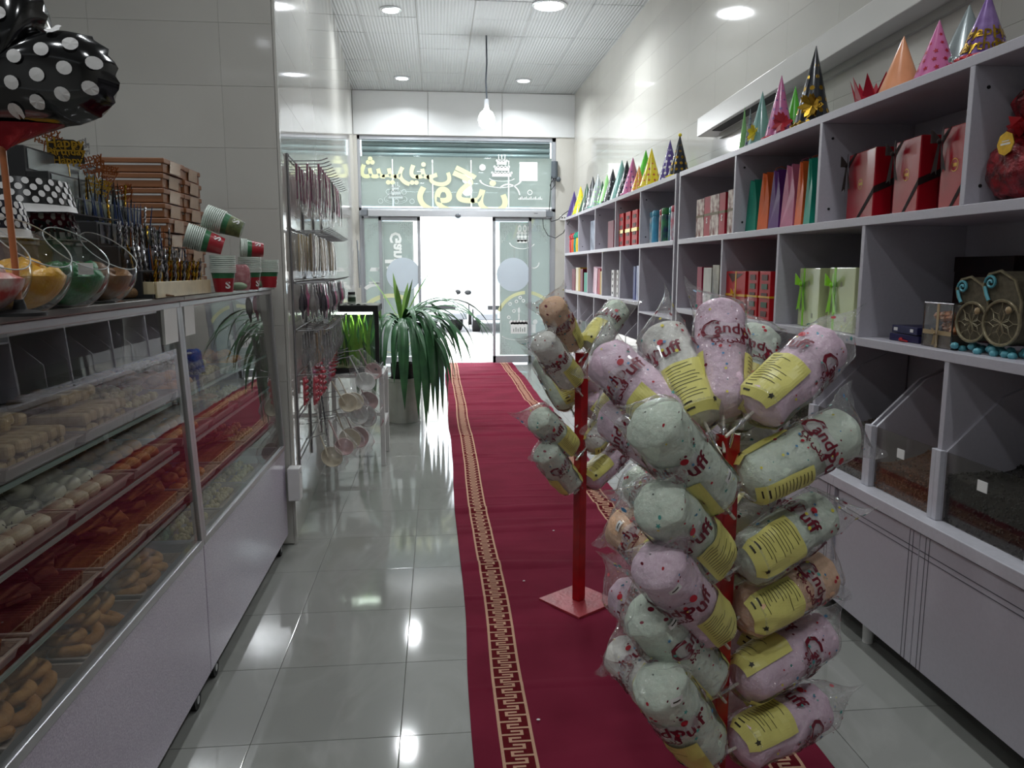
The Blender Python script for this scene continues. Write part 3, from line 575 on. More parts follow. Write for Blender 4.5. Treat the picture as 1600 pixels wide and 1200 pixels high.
YLAB = M('yellow_print', 'ddd57c', .35, var=(25, .06)); DKR = M('dark_red_print', '6e1226', .4, var=(40, .1)); INK = M('black_print', '2e2a1c', .5, var=(40, .1))
BLU = M('blue_print', '4f86ae', .4, var=(40, .1)); REDD = M('red_print', 'b42432', .4, var=(40, .1)); YED = M('yellow_dot_print', 'd9cb4a', .4, var=(40, .1)); PALP = clear('pale_print_ground', (.95, .95, .95), .04, veil=.30, rough=.1, veilcol=(.85, .78, .8))
TEAL = M('teal_print', '4d9a90', .4, var=(40, .1)); STICK = M('paper_stick', 'd8d2c4', .6, var=(50, .1)); TAGM = M('price_sticker', 'e6e4e0', .5, var=(30, .04))
def bag_print(seed):
    rr = random.Random(seed*13+5); R0 = .0625; ms = [MB(), MB(), MB()]
    def wrap(m, vs, fs, th0, z0, mi, off=.0018): m.add([film_pt(th0+p[0]/R0, z0+p[1], off, seed) for p in vs], fs, mi)
    pc = -.15 if seed % 2 else 1.15; zt_ = .198
    for th0 in (0, PI):
        n = 24; vs = []; m = ms[0]
        for k in range(n+1):
            x = -.078+.150*k/n; h = .020+.003*math.sin(x*110); c = .002-.05*max(0, x+.01); vs += [(x, c-h), (x, c+h)]
        wrap(m, vs, [(2*k, 2*k+2, 2*k+3, 2*k+1) for k in range(n)], th0, zt_, 1, off=.0010)
        v, f = text_geo('C', .066, .0010); wrap(m, v, f, th0-.058/R0, zt_+.001, 0)
        v, f = text_geo('andy', .040, .0008); wrap(m, v, f, th0-.010/R0, zt_+.004, 0)
        v, f = text_geo('Puff', .046, .0010); wrap(m, v, f, th0+.048/R0-.0, zt_-.010, 0)
        v, f = text_geo('\ufb96\ufe92 \ufbfd\ufeaa\ufee8\ufb90', .022, .0008); wrap(m, v, f, th0-.016/R0, zt_-.024, 0)
        wrap(m, [(.008*math.cos(2*PI*k/10), .008*math.sin(2*PI*k/10)) for k in range(10)], [tuple(range(10))], th0+.046/R0, zt_+.021, 2, off=.002)
        m = ms[1]; a0, a1, z0, z1 = th0+pc-.85, th0+pc+.85, .016, .148
        m.grid(lambda u, v2: film_pt(a0+(a1-a0)*u, z0+(z1-z0)*v2, .0010, seed), 18, 8, 0)
        for q in range(11):
            zz = .138-q*.0088; L = rr.uniform(.3, .8) if q != 2 else .35; n = 8; vs = []
            for k in range(n+1): a = a0+.15+(a1-a0-.3)*L*k/n; vs += [film_pt(a, zz, .0017, seed), film_pt(a, zz+.0015, .0017, seed)]
            m.add(vs, [(2*k, 2*k+2, 2*k+3, 2*k+1) for k in range(n)], 1)
        a = a0+.2; m.grid(lambda u, v2: film_pt(a+.34*u, .024+.016*v2, .0017, seed), 4, 1, 1)
        wrap(m, [(.007*math.cos(2*PI*k/10)*(1 if k % 2 else .55), .007*math.sin(2*PI*k/10)*(1 if k % 2 else .55)) for k in range(10)], [tuple(range(10))], a1-.3, .034, 1)
    for q in range(120):
        th = rr.uniform(0, 2*PI); z = rr.uniform(.03, .325); r = rr.choice((.0013, .0016, .0022, .0030, .0042)); n = 8
        if z < .155 and any(0 < ((th-(t0+pc-.9)) % (2*PI)) < 1.8 for t0 in (0, PI)): continue
        mi = rr.choice((0, 0, 1, 2, 3, 4))
        if q % 8 == 0: vs = [(.006*math.cos(2*PI*k/10)*(1 if k % 2 else .42), .006*math.sin(2*PI*k/10)*(1 if k % 2 else .42)) for k in range(10)]; mi = rr.choice((1, 2, 4))
        else: vs = [(r*math.cos(2*PI*k/n), r*math.sin(2*PI*k/n)) for k in range(n)]
        wrap(ms[2], vs, [tuple(range(len(vs)))], th, z, mi, off=.0021)
    return ms[0].mesh('lettering', [DKR, PALP, REDD]), ms[1].mesh('yellow_label', [YLAB, INK]), ms[2].mesh('sprinkle_print', [DKR, REDD, BLU, YED, TEAL])
def bag_film(seed):
    m = MB(); m.grid(lambda u, v: film_pt(2*PI*u, BL*v, 0, seed), 44, 40, closed=True); return m.mesh('film', FILM, smooth=80)
def floss_mesh(seed, mat):
    m = MB(); L = .292+.012*math.sin(seed)
    def fn(u, v):
        th = 2*PI*u; z = .014+L*v
        r = .0590*min(1, (v/.08+.001)**.5)*min(1, ((1-v)/.11+.001)**.5)
        r *= .97+.10*noise.noise(Vector((math.cos(th)*2+seed, math.sin(th)*2, z*18)))-.13*max(0, .22-abs(noise.noise(Vector((math.cos(th)*1.6, math.sin(th)*1.6+seed*3, z*16+v*th*.0))))*1.6)
        return (r*math.cos(th), r*math.sin(th), z)
    m.grid(fn, 44, 48, closed=True); return m.mesh('floss', mat, smooth=80)
NV = 5
PR = [bag_print(s) for s in range(NV)]; FI = [bag_film(s) for s in range(NV)]
FLM = {}
stick_me = MB().cyl((0, 0, -.075), (0, 0, .08), .0035, .0035, 8).mesh('stick', STICK, smooth=40)
knot_me = MB().lathe([(.010, -.001), (.006, -.012), (.009, -.024), (.014, -.034), (.010, -.034), (.003, -.014)], 12).mesh('tie', FILM, smooth=50)
sticker_v, sticker_f = None, None
def sticker(seed, th, z):
    m = MB(); m.grid(lambda u, v: film_pt(th+.42*(u-.5), z+.016*(v-.5), .0030, seed), 5, 2, 0)
    m.grid(lambda u, v: film_pt(th+.24*(u-.5), z+.003*(v-.5), .0036, seed), 5, 1, 1); return m.mesh('price_sticker', [TAGM, INK])
NB = [0]
def bag(base, d, colour, face, label, group, sc_=1.0, seed=None, stk=None):
    """base: Vector, d: direction of the bag's axis, face: print angle (rad) turned to the camera"""
    s = NB[0] % NV if seed is None else seed; NB[0] += 1
    z = d.normalized(); mid = base+z*.17; tc = (CAM-mid); x = (tc-z*tc.dot(z)).normalized(); y = z.cross(x)
    rot = Matrix((x, y, z)).transposed() @ Matrix.Rotation(-face, 3, 'Z')
    o = thing('candy_floss_bag', label, 'candy bag', base, rot.to_euler(), group); o.scale = (sc_,)*3
    if (s, colour) not in FLM: FLM[(s, colour)] = floss_mesh(s, FLP[colour])
    ob('floss', FLM[(s, colour)], o); ob('film', FI[s], o); ob('lettering', PR[s][0], o); ob('yellow_label', PR[s][1], o); ob('sprinkle_print', PR[s][2], o, kind='stuff'); ob('stick', stick_me, o); ob('tie', knot_me, o)
    if stk: ob('price_sticker', sticker(s, face+stk[0], stk[1]), o)
    return o
def place(bx, by, tx, ty, depth, side, L=.345):
    """base pixel at a depth, tip pixel; the tip's depth follows from the bag's length (side +1 away, -1 towards the camera)"""
    b = AY(bx, by, depth); r = ray(tx, ty).normalized(); v = CAM-b; B_ = v.dot(r); C_ = v.dot(v)-L*L; D = B_*B_-C_
    t = -B_+side*math.sqrt(max(D, 0)); tip = CAM+r*t; return b, tip-b
def stand(name, label, cx, cy, rz, h, plate):
    s = thing(name, label, 'display stand', (cx, cy, .006), (0, 0, rz))
    B(MB().box(-plate, plate, -plate, plate, 0, .012), 'base_plate', REDW, s, bevel=.002)
    B(MB().box(-.021, .021, -.021, .021, .012, h), 'post', REDP, s, bevel=.003); return s
def holder(st, b, d, cx, cy):
    z = d.normalized(); e = b-z*.055*1.0; c = Vector((cx, cy, min(e.z-.01, st['h']-.02)))
    out = Vector((e.x-cx, e.y-cy, 0)); 
    if out.length > .001: c += out.normalized()*.019
    inv = st.matrix_basis.inverted()
    o = B(MB().tube([inv @ c, inv @ (c*.5+e*.5-Vector((0, 0, .004))), inv @ e, inv @ (b-z*.015)], .0045, 7), 'holder', CHROME, st, smooth=60)
# near stand
NX, NY = AY(1128, 900, 1.72).x, 1.72
PT = AY(1130, 683, 1.72)
ns = stand('candy_stand', 'near red square post stand full of candy floss bags on the carpet edge', NX, NY, .35, PT.z, .14); ns['h'] = PT.z
FX, FY = .617, 3.255
PT2 = AY(908, 553, 3.255)
fs_ = stand('candy_stand', 'far red square post stand with a scuffed red base plate', FX, FY, .62, PT2.z, .128); fs_['h'] = PT2.z
ns.matrix_basis; bpy.context.view_layer.update()
near = [  # base px, tip px, depth offset of base, side, colour, face, label, sticker
 (1130, 658, 1124, 462, .02, 1, 'lilac', -0.55, 'pink candy floss bag standing upright on top of the near red post', None, 2),
 (1105, 668, 1022, 500, .01, 1, 'cream', 0.9, 'white candy floss bag leaning left on top of the near post', None, 0),
 (1085, 678, 925, 542, .02, 1, 'lilac', 0.5, 'lilac candy floss bag leaning far left, uppermost on the left of the near post', None, 1),
 (1140, 668, 1192, 502, .09, 1, 'mint', -0.2, 'mint candy floss bag behind the right lilac bag, half hidden on top', None, 3),
 (1170, 650, 1318, 516, -.03, 1, 'lilac', 1.7, 'lilac candy floss bag with big yellow panel leaning right on top', None, 4),
 (1098, 742, 932, 632, .0, 1, 'lilac', 0.4, 'lilac candy floss bag on the left under the uppermost left bag', None, 0),
 (1124, 782, 1000, 634, -.10, -1, 'mint', 0.8, 'big mint candy floss bag hanging in front of the near post top', (.7, .1), 1),
 (1152, 760, 1345, 660, -.04, 1, 'mint', -0.2, 'mint candy floss bag reaching farthest right beside the nut bin', None, 2),
 (1090, 838, 985, 738, .10, 1, 'mint', 0.2, 'shaded mint candy floss bag half hidden on the left of the near post', None, 3),
 (1118, 882, 1006, 756, -.08, -1, 'mint', 0.6, 'mint candy floss bag with yellow panel left of the post at mid height', None, 4),
 (1150, 888, 1305, 785, -.05, 1, 'mint', 0.9, 'mint candy floss bag right of the post under the farthest right bag', None, 0),
 (1092, 912, 955, 808, .06, 1, 'peach', 0.3, 'peach candy floss bag with a price sticker on the left of the near post', (-.1, .24), 1),
 (1118, 988, 1009, 858, -.09, -1, 'lilac', 0.6, 'lilac candy floss bag with a price sticker in front at mid height', (-.1, .272), 2),
 (1148, 968, 1308, 882, -.03, 1, 'peach', -0.5, 'peach candy floss bag on the right of the near post', None, 3),
 (1085, 1010, 952, 912, .08, 1, 'lilac', 0.9, 'small showing lilac candy floss bag on the left under the peach bag', None, 4),
 (1110, 1070, 990, 932, -.07, -1, 'mint', -0.9, 'mint candy floss bag with a price sticker, second lowest on the left', (.4, .272), 0),
 (1082, 1112, 955, 1008, .05, 1, 'cream', 0.4, 'cream candy floss bag on the left behind the second lowest mint bag', None, 1),
 (1146, 1072, 1302, 978, -.03, 1, 'lilac', 2.0, 'lilac candy floss bag on the right under the peach bag', None, 2),
 (1105, 1175, 1012, 1042, -.10, -1, 'mint', 0.8, 'lowest mint candy floss bag with a price sticker at the bottom left', (.1, .285), 3),
 (1142, 1172, 1304, 1088, -.05, 1, 'lilac', 1.5, 'lowest lilac candy floss bag at the bottom right of the near post', None, 4),
 (1142, 745, 1205, 640, .10, 1, 'cream', 1.2, 'cream candy floss bag behind the post under the right lilac bag', None, 1),
 (1142, 850, 1200, 760, .12, 1, 'cream', 1.3, 'yellow panelled candy floss bag hidden behind the right mint bags', None, 3),
 (1140, 1030, 1215, 925, .12, 1, 'lilac', 0.5, 'lilac candy floss bag hidden behind the post under the right peach bag', None, 2),
 (1140, 1120, 1205, 1030, .12, 1, 'lilac', 0.2, 'lilac candy floss bag hidden behind the post above the lowest right bag', None, 0),
 (1140, 935, 1210, 860, .12, 1, 'mint', 1.3, 'mint candy floss bag hidden behind the post beside the right peach bag', None, 1),
]
for bx, by, tx, ty, dy, sd, col_, fc, lb, sk, seed in near:
    b, d = place(bx, by, tx, ty, NY+dy, sd, .345*1.06); bag(b, d, col_, fc, lb, 'candy floss bags on the near stand', 1.09, seed, sk); holder(ns, b, d, NX, NY)
far = [
 (896, 545, 853, 462, .03, -1, 'peach', -0.1, 'peach candy floss bag on top left of the far stand', 0),
 (918, 548, 975, 472, .0, 1, 'mint', 0.8, 'green and yellow candy floss bag on top right of the far stand', 1),
 (898, 602, 838, 520, -.06, -1, 'cream', 0.4, 'white and yellow candy floss bag below the peach one on the far stand', 2),
 (893, 640, 840, 545, .08, 1, 'mint', -0.8, 'pale mint candy floss bag behind the white and yellow one, far stand', 3),
 (893, 705, 828, 638, -.04, -1, 'mint', 0.6, 'mint candy floss bag at middle left of the far stand', 4),
 (895, 762, 842, 692, -.02, -1, 'mint', -0.6, 'lowest left mint candy floss bag of the far stand', 0),
 (912, 608, 975, 540, .05, 1, 'lilac', 0.9, 'yellow and white candy floss bag right of the far post, mostly hidden', 1),
 (915, 650, 978, 575, .02, 1, 'lilac', 0.4, 'lilac candy floss bag right of the far post behind the near bags', 2),
 (914, 702, 975, 630, -.02, 1, 'cream', 1.3, 'yellow panelled candy floss bag right of the far post at mid height', 3),
 (914, 756, 985, 690, .0, 1, 'lilac', 1.6, 'lowest right lilac candy floss bag of the far stand', 4),
]
for bx, by, tx, ty, dy, sd, col_, fc, lb, seed in far:
    b, d = place(bx, by, tx, ty, FY+dy, sd, .345*.98); bag(b, d, col_, fc, lb, 'candy floss bags on the far stand', 1.0, seed); holder(fs_, b, d, FX, FY)
# transparent empty film ends and price cards on top of the far post
# ============================================================ LEFT DISPLAY CASES
CX = -.82; CT = 1.395; ZD = .565; LEAN = .035; YA, YM, YE = .45, 2.645, 4.08; CBK = -1.62
def gx(z): return CX-LEAN*(z-ZD)/(CT-ZD)
def case(y0, y1, label, tag_k):
    c = thing('display_case', label, 'display case', (0, 0, 0), group='glass fronted pastry cases on the left')
    B(MB().box(CX-.02, CX, y0, y1-.004, .08, ZD-.012), 'front_panel', LILAC, c, bevel=.003)
    B(MB().box(CBK, CX-.02, y0, y0+.02, .08, ZD).box(CBK, CX-.02, y1-.02, y1, .08, ZD).box(CBK, CBK+.02, y0, y1, .08, ZD).box(CBK, CX-.02, y0, y1, .08, .10), 'carcass', MELA, c)
    B(MB().box(CX-.03, CX+.004, y0, y1-.002, ZD-.014, ZD+.012), 'bottom_rail', ALU, c, bevel=.003)
    B(MB().box(CBK, CX-.03, y0, y1, ZD-.06, ZD-.04), 'deck', M('case_deck', '9fa6a4', .25, var=(9, .05)), c)
    B(MB().box(CBK, CBK+.02, y0, y1, ZD, CT), 'back_door', M('case_back', 'a9b2b1', .15, var=(5, .05)), c)
    B(MB().add([(gx(ZD+.012)-.004, y0, ZD+.012), (gx(ZD+.012)-.004, y1-.0, ZD+.012), (gx(CT)-.004, y1, CT-.01), (gx(CT)-.004, y0, CT-.01)], [(0, 1, 2, 3)]), 'front_glass', CASEGL, c)
    for yy in (y0+.012, y1-.014):
        B(MB().prism([(gx(ZD)-.022, ZD), (gx(ZD)+.004, ZD), (gx(CT)+.004, CT-.008), (gx(CT)-.022, CT-.008)], yy-.014, yy+.013, 'y'), 'front_post', ALU, c, bevel=.002)
        B(MB().box(CBK, CBK+.025, yy-.012, yy+.012, ZD, CT-.01), 'rear_post', ALU, c)
    B(MB().box(gx(CT)-.03, gx(CT)+.006, y0, y1, CT-.022, CT-.002), 'top_rail', ALU, c, bevel=.003)
    B(MB().box(CBK-.01, gx(CT)+.022, y0, y1+.0, CT, CT+.018), 'top_slab', M('smoked_slab', '74716c', .12, var=(6, .15)), c, bevel=.003)
    for z, xf in ((1.052, -.885), (.885, -.872), (.700, -.862)):
        B(MB().box(CBK+.03, xf, y0+.03, y1-.03, z, z+.008), 'glass_shelf', GLASS, c)
        B(MB().box(xf-.004, xf+.002, y0+.03, y1-.03, z-.001, z+.009), 'shelf_edge', M('shelf_edge_green', '9db5ac', .2, var=(9, .05)), c)
        for yy in (y0+.05, y1-.05, (y0+y1)/2): B(MB().box(CBK+.02, xf-.05, yy-.006, yy+.006, z-.02, z), 'shelf_bracket', ALU, c)
    B(MB().box(CX-.10, CX-.07, y0+.1, y1-.1, CT-.035, CT-.018), 'light_strip', M('strip_light_off', 'd3dad8', .3, var=(9, .03)), c)
    for yy in (y0+.12, y1-.10):
        for xx in (CX-.04, CBK+.06):
            cs = B(MB().box(xx-.02, xx+.02, yy-.025, yy+.025, .062, .08).prism([(xx-.018, .066), (xx+.018, .066), (xx+.018, .04), (xx+.004, .03), (xx-.018, .04)], yy-.018, yy+.018, 'y'), 'caster', CHROME, c, bevel=.001)
            B(MB().cyl((xx+.008-.012, yy, .033), (xx+.008+.012, yy, .033), .033, .033, 20), 'wheel', RUBBER, cs, smooth=40)
            B(MB().cyl((xx+.008-.014, yy, .033), (xx+.008+.014, yy, .033), .014, .014, 12), 'wheel_hub', ALU, cs, smooth=40)
    if tag_k: B(MB().box(gx(CT)-.002, gx(CT)+.008, y1-.16, y1-.04, CT-.13, CT-.02), 'paper_note', PAPER, c); 
    else: B(MB().box(gx(CT)-.002, gx(CT)+.008, y0+.035, y0+.14, CT-.12, CT-.02), 'paper_note', PAPER, c)
    return c
case(YA, YM, 'near lilac fronted glass display case full of pastry trays', True); case(YM, YE, 'far lilac fronted glass display case against the tiled wall end', False)
bx_ = thing('junction_box', 'small white box fixed on the wall edge beside the far display case', 'junction box', (-.775, 4.06, .36)); B(MB().box(-.035, .03, -.0, .08, -.09, .09), 'cover', WHITEP, bx_, bevel=.006); B(MB().cyl((.03, .04, .06), (.033, .04, .06), .006, .006, 10), 'screw', ALU, bx_)
# trays and pastry
TRAY = M('tray_plastic', 'b9aca2', .25, var=(9, .05))
def tray_mesh(wx, ly, h=.032):
    m = MB(); o = .012
    m.box(-wx/2+o, wx/2-o, -ly/2+o, ly/2-o, 0, .003)
    def rect(w_, l_, z): return [(-w_, -l_, z), (w_, -l_, z), (w_, l_, z), (-w_, l_, z)]
    r = [rect(wx/2-o, ly/2-o, 0), rect(wx/2-.003, ly/2-.003, h), rect(wx/2+.006, ly/2+.006, h), rect(wx/2+.006, ly/2+.006, h-.004), rect(wx/2-.0055, ly/2-.0055, h-.004)]
    for a, b in zip(r[:-1], r[1:]): m.add(a+b, [(k, (k+1) % 4, 4+(k+1) % 4, 4+k) for k in range(4)])
    return m.mesh('tray', TRAY, smooth=30)
TM = tray_mesh(.42, .33)
def gm(n, c, c2, rough=.7, bs=60, sc_=30): return M(n, c, rough, var=(sc_, .2, c2), bump=(bs, .5, .006))
DOUGH = gm('baked_dough', 'c98f52', 'a86d38'); CREAM = gm('cream_icing', 'dcd5bd', 'cfc5a6', .4); WAFER = gm('wafer_slice', 'c4a476', 'a98654'); CHOC = M('chocolate_line', '3a2016', .3, var=(40, .2)); BISC = gm('brown_biscuit', 'c88440', '8a5226')
RUSK = gm('rusk_slice', 'd0b98c', 'b59a68'); RINGM = gm('ring_biscuit_dough', 'd9a05c', 'b87c3e'); ORNG = gm('amber_pastry', 'c98335', 'a5611f'); DARKB = gm('dark_biscuit', '8e5230', '5c3420'); YEL = gm('pale_yellow_pastry', 'cdbd86', 'b6a468')
def torus(R0, r0, nu=18, nv=8):
    m = MB(); vs = []; fs = []
    for i in range(nu):
        a = 2*PI*i/nu
        for j in range(nv): b = 2*PI*j/nv; rr = R0+r0*math.cos(b)*(1+.06*math.sin(a*3)); vs.append((rr*math.cos(a), rr*math.sin(a), r0*.8*math.sin(b)))
    for i in range(nu):
        for j in range(nv): fs.append((i*nv+j, ((i+1) % nu)*nv+j, ((i+1) % nu)*nv+(j+1) % nv, i*nv+(j+1) % nv))
    return m.add(vs, fs)
ME = {}
ME['ring'] = torus(.033, .0175).mesh('ring_biscuit', RINGM, smooth=80)
ME['finger'] = MB().box(-.075, .075, -.017, .017, 0, .030).mesh('finger', RUSK, bevel=.009)
ME['slab'] = MB().box(-.055, .055, -.022, .022, 0, .009).mesh('slab', BISC, bevel=.003)
ME['dslab'] = MB().box(-.055, .055, -.025, .025, 0, .010).mesh('slab', DARKB, bevel=.003)
ME['puff'] = MB().lathe([(.001, .0), (.028, .002), (.036, .014), (.033, .028), (.018, .037), (.001, .039)], 16).mesh('puff', CREAM, smooth=80)
dz = MB()
for k in range(5):
    dz.tube([(-.03+.06*q/7, (-.024+.012*k)+.004*math.sin(q*2+k), .0385*math.sqrt(max(.05, 1-((-.03+.06*q/7)**2+(-.024+.012*k)**2)/.0375**2))) for q in range(8)], .0016, 5)
ME['drizzle'] = dz.mesh('chocolate_drizzle', CHOC, smooth=60)
ME['bun'] = MB().lathe([(.001, 0), (.024, .002), (.031, .012), (.026, .026), (.012, .033), (.001, .034)], 14).mesh('bun', ORNG, smooth=80)
cc = MB()
for k in range(9):
    a = k*2.4; r = .024*math.sqrt(k/9); cc.sphere((r*math.cos(a), r*math.sin(a), .012+.004*(k % 3)), .012, 6)
ME['cluster'] = cc.mesh('cluster', YEL, smooth=60)
def fill_tray(kind, cx, cy, z, tl, il, grp, rr, n=None):
    t = thing('pastry_tray', tl, 'tray', (cx, cy, z), group='plastic trays in the display cases'); ob('tray_body', TM, t); zz = .004; items = []
    def put(key, x, y, h, rot=(0, 0, 0), nm='pastry', extra=None, sc_=1):
        o = tag(ob(nm, ME[key], None, (cx+x, cy+y, z+h), rot), il, nm.split('_')[-1], grp); o.scale = (sc_,)*3
        if extra: ob('drizzle', ME[extra], o)
        return o
    if kind == 'finger':
        for row, x in enumerate((.115, -.045)):
            for i in range(8): put('finger', x, -.135+i*.036, zz+.0+.004*(i % 2), (0, rr.uniform(-.06, .02), rr.uniform(-.05, .05)), 'rusk_finger')
            for i in range(7): put('finger', x+.01, -.120+i*.037, zz+.034, (rr.uniform(-.3, .3), rr.uniform(-.12, .05), rr.uniform(-.12, .12)), 'rusk_finger')
        for i in range(5): put('finger', .06, -.09+i*.04, zz+.075, (rr.uniform(-.3, .3), rr.uniform(-.2, .1), rr.uniform(-.3, .3)), 'rusk_finger')
    if kind == 'slab' or kind == 'dslab':
        for col, x in enumerate((.135, .02, -.095)):
            for i in range(20): put(kind, x, -.135+i*.0135, zz+.024, (1.15+rr.uniform(-.08, .08), rr.uniform(-.04, .04), rr.uniform(-.04, .04)), 'biscuit_slab')
        for i in range(14): put(kind, .09+rr.uniform(-.1, .06), rr.uniform(-.1, .1), zz+.058+i*.0035, (rr.uniform(-.25, .25), rr.uniform(-.2, .2), rr.uniform(-1.5, 1.5)), 'biscuit_slab')
    if kind == 'ring':
        for lv in range(5):
            for i in range(4-lv//2):
                for j in range(3-(lv > 1)-(lv > 3)): put('ring', .135-i*.085-lv*.025+rr.uniform(-.01, .01), -.105+j*.095+(lv % 3)*.03+(.03 if lv > 1 else 0), zz+.016+lv*.024, (rr.uniform(-.35, .35), rr.uniform(-.35, .35), rr.uniform(0, 3)), 'ring_biscuit')
    if kind in ('puff', 'bun', 'cluster'):
        for lv in range(2):
            for i in range(5-lv):
                for j in range(4-lv): put(kind, .145-i*.074-lv*.037, -.115+j*.076+lv*.038, zz+lv*.030, (rr.uniform(-.15, .15), rr.uniform(-.15, .15), rr.uniform(0, 3)), 'pastry' if kind != 'puff' else 'iced_puff', 'drizzle' if kind == 'puff' and ((i+j) % 2 == 0 or cy < 1.8) else None)
    return t
rr = random.Random(3)
order = ['nearest', 'second', 'third', 'fourth', 'fifth', 'sixth', 'seventh']
plan = [ # level name, z, x centre, kinds by y
 ('top', 1.061, -1.10, [(1.43, 'finger'), (1.80, 'finger'), (2.17, 'finger'), (2.50, 'cluster'), (2.86, 'bun'), (3.22, 'cluster'), (3.60, 'bun')]),
 ('upper middle', .894, -1.085, [(1.35, 'puff'), (1.70, 'puff'), (2.05, 'puff'), (2.42, 'bun'), (2.84, 'bun'), (3.21, 'slab'), (3.60, 'cluster')]),
 ('lower middle', .709, -1.075, [(1.42, 'dslab'), (1.78, 'dslab'), (2.14, 'slab'), (2.48, 'slab'), (2.86, 'bun'), (3.24, 'slab'), (3.62, 'cluster')]),
 ('bottom', .526, -1.07, [(1.30, 'ring'), (1.66, 'ring'), (2.02, 'ring'), (2.39, 'ring'), (2.85, 'cluster'), (3.22, 'cluster'), (3.60, 'cluster')]),
]
KN = {'finger': 'rusk fingers', 'puff': 'iced puffs', 'bun': 'amber buns', 'slab': 'golden biscuit slabs', 'dslab': 'dark biscuit slabs', 'ring': 'ring biscuits', 'cluster': 'pale nut clusters'}
KN1 = {'finger': 'rusk finger', 'puff': 'iced puff', 'bun': 'amber bun', 'slab': 'golden biscuit slab', 'dslab': 'dark biscuit slab', 'ring': 'ring biscuit', 'cluster': 'pale nut cluster'}
for lvn, z, xc, row in plan:
    for i, (y, kd) in enumerate(row):
        where = '%s from the camera, %s shelf' % (order[i], lvn) if lvn != 'bottom' else '%s from the camera, bottom deck' % order[i]
        fill_tray(kd, xc, y, z, 'tray of %s, %s' % (KN[kd], where), '%s heaped in the tray %s' % (KN1[kd], where), '%s in tray %d of the %s shelf' % (KN[kd], i+1, lvn), rr)
# ============================================================ THINGS ON TOP OF THE CASES
ZT = CT+.0185
# fish bowls with slanted mouths
def bowl(px, py, yv, r, cname, c, c2, label, ilabel, stk=False):
    p = AY(px, py, yv); x, y, z = p.x, p.y, ZT+r*.90
    o = thing('glass_bowl', label, 'bowl', (x, y, z), group='slant mouthed glass bowls on the display case')
    nrm = Vector((.62, -.18, .76)).normalized(); q = nrm.to_track_quat('Z', 'Y').to_matrix().to_4x4()
    prof = []; a1 = math.radians(50)
    for k in range(17): a = a1+(PI-a1)*k/16; prof.append((max(r*math.sin(a), 1e-5), r*math.cos(a)))
    m = MB().lathe(prof, 36, 0, q, caps=False)
    # flatten the foot
    m.v = [(v[0], v[1], max(v[2], -r*.90)) for v in m.v]
    B(m, 'bowl_glass', clear('bowl_glass', (.93, .94, .94), .07, veil=.02) if 'bowl_glass' not in MATS else MATS['bowl_glass'], o, smooth=60)
    rm = MB(); rp = [q @ Vector((r*math.sin(a1)*math.cos(2*PI*k/36), r*math.sin(a1)*math.sin(2*PI*k/36), r*math.cos(a1))) for k in range(37)]
    B(rm.tube(rp, r*.013, 6), 'rim', M('bowl_rim_glass', 'c7cccb', .05, spec=.9, var=(9, .05)), o, smooth=60)
    if stk: B(MB().box(r*.93, r*.95, -.02, .014, -.012, .014), 'price_sticker', PAPER, o, rot=(0, .0, -.6))
    mt = M(cname, c, .35, var=(30, .25, c2), bump=(40, .5))
    f = MB()
    def fn(u, v):
        th = 2*PI*u; a = .02+v*PI*.52; n1 = noise.noise(Vector((math.cos(th)*3*v+px, math.sin(th)*3*v, v*3)))
        rad = r*.90
        if v < .5: # top heap
            s_ = v/.5; rr_ = rad*s_*.96*(1+.05*math.sin(th*11)); zz = -.16*r+ (1-s_)*.30*r+n1*.20*r+.05*r*math.sin(th*7+s_*9); return (rr_*math.cos(th), rr_*math.sin(th), zz)
        b = (v-.5)/.5; ph = math.asin(.20)+b*(PI/2-.25); rr_ = rad*math.cos(ph)*.99; return (rr_*math.cos(th)*(1+.03*n1), rr_*math.sin(th)*(1+.03*n1), -rad*math.sin(ph)*.96)
    f.grid(fn, 30, 24, closed=True)
    rq = random.Random(px)
    for k in range(14):
        a = rq.uniform(0, 6.28); d_ = rq.uniform(0, .62)*r; p0 = Vector((d_*math.cos(a), d_*math.sin(a), -.12*r+rq.uniform(-.02, .14)*r)); b = rq.uniform(0, 6.28)
        dv = Vector((math.cos(b), math.sin(b), rq.uniform(-.3, .3)))*r*.28; sd = Vector((-dv.y, dv.x, 0))*.5
        f.tube([p0-dv, p0-dv*.4+Vector((0, 0, .03*r)), p0+dv*.3+sd*.3, p0+dv], [.02*r, .16*r, .18*r, .03*r], 8)
    u = tag(B(f, 'balloon_heap', mt, loc=(x, y, z), smooth=50), ilabel, 'balloons'); u['kind'] = 'stuff'
bowl(28, 440, 1.66, .100, 'yellow_latex', 'd9a51c', 'c78d10', 'glass bowl holding crumpled yellow balloons', 'heap of crumpled yellow balloons in the glass bowl')
bowl(100, 435, 1.86, .095, 'green_latex', '137a3d', '0b5a2c', 'glass bowl holding dark green balloons with a small sticker', 'heap of crumpled dark green balloons in the glass bowl', True)
bowl(152, 432, 2.10, .095, 'brown_latex', '8a6238', '6e4a28', 'glass bowl holding brown balloons, farthest of the bowls', 'heap of crumpled brown balloons in the glass bowl')
bowl(-42, 448, 1.50, .095, 'red_latex', 'c8453c', 'e5d8d0', 'glass bowl of red and white balloons cut by the left edge', 'heap of red and white balloons in the leftmost glass bowl')
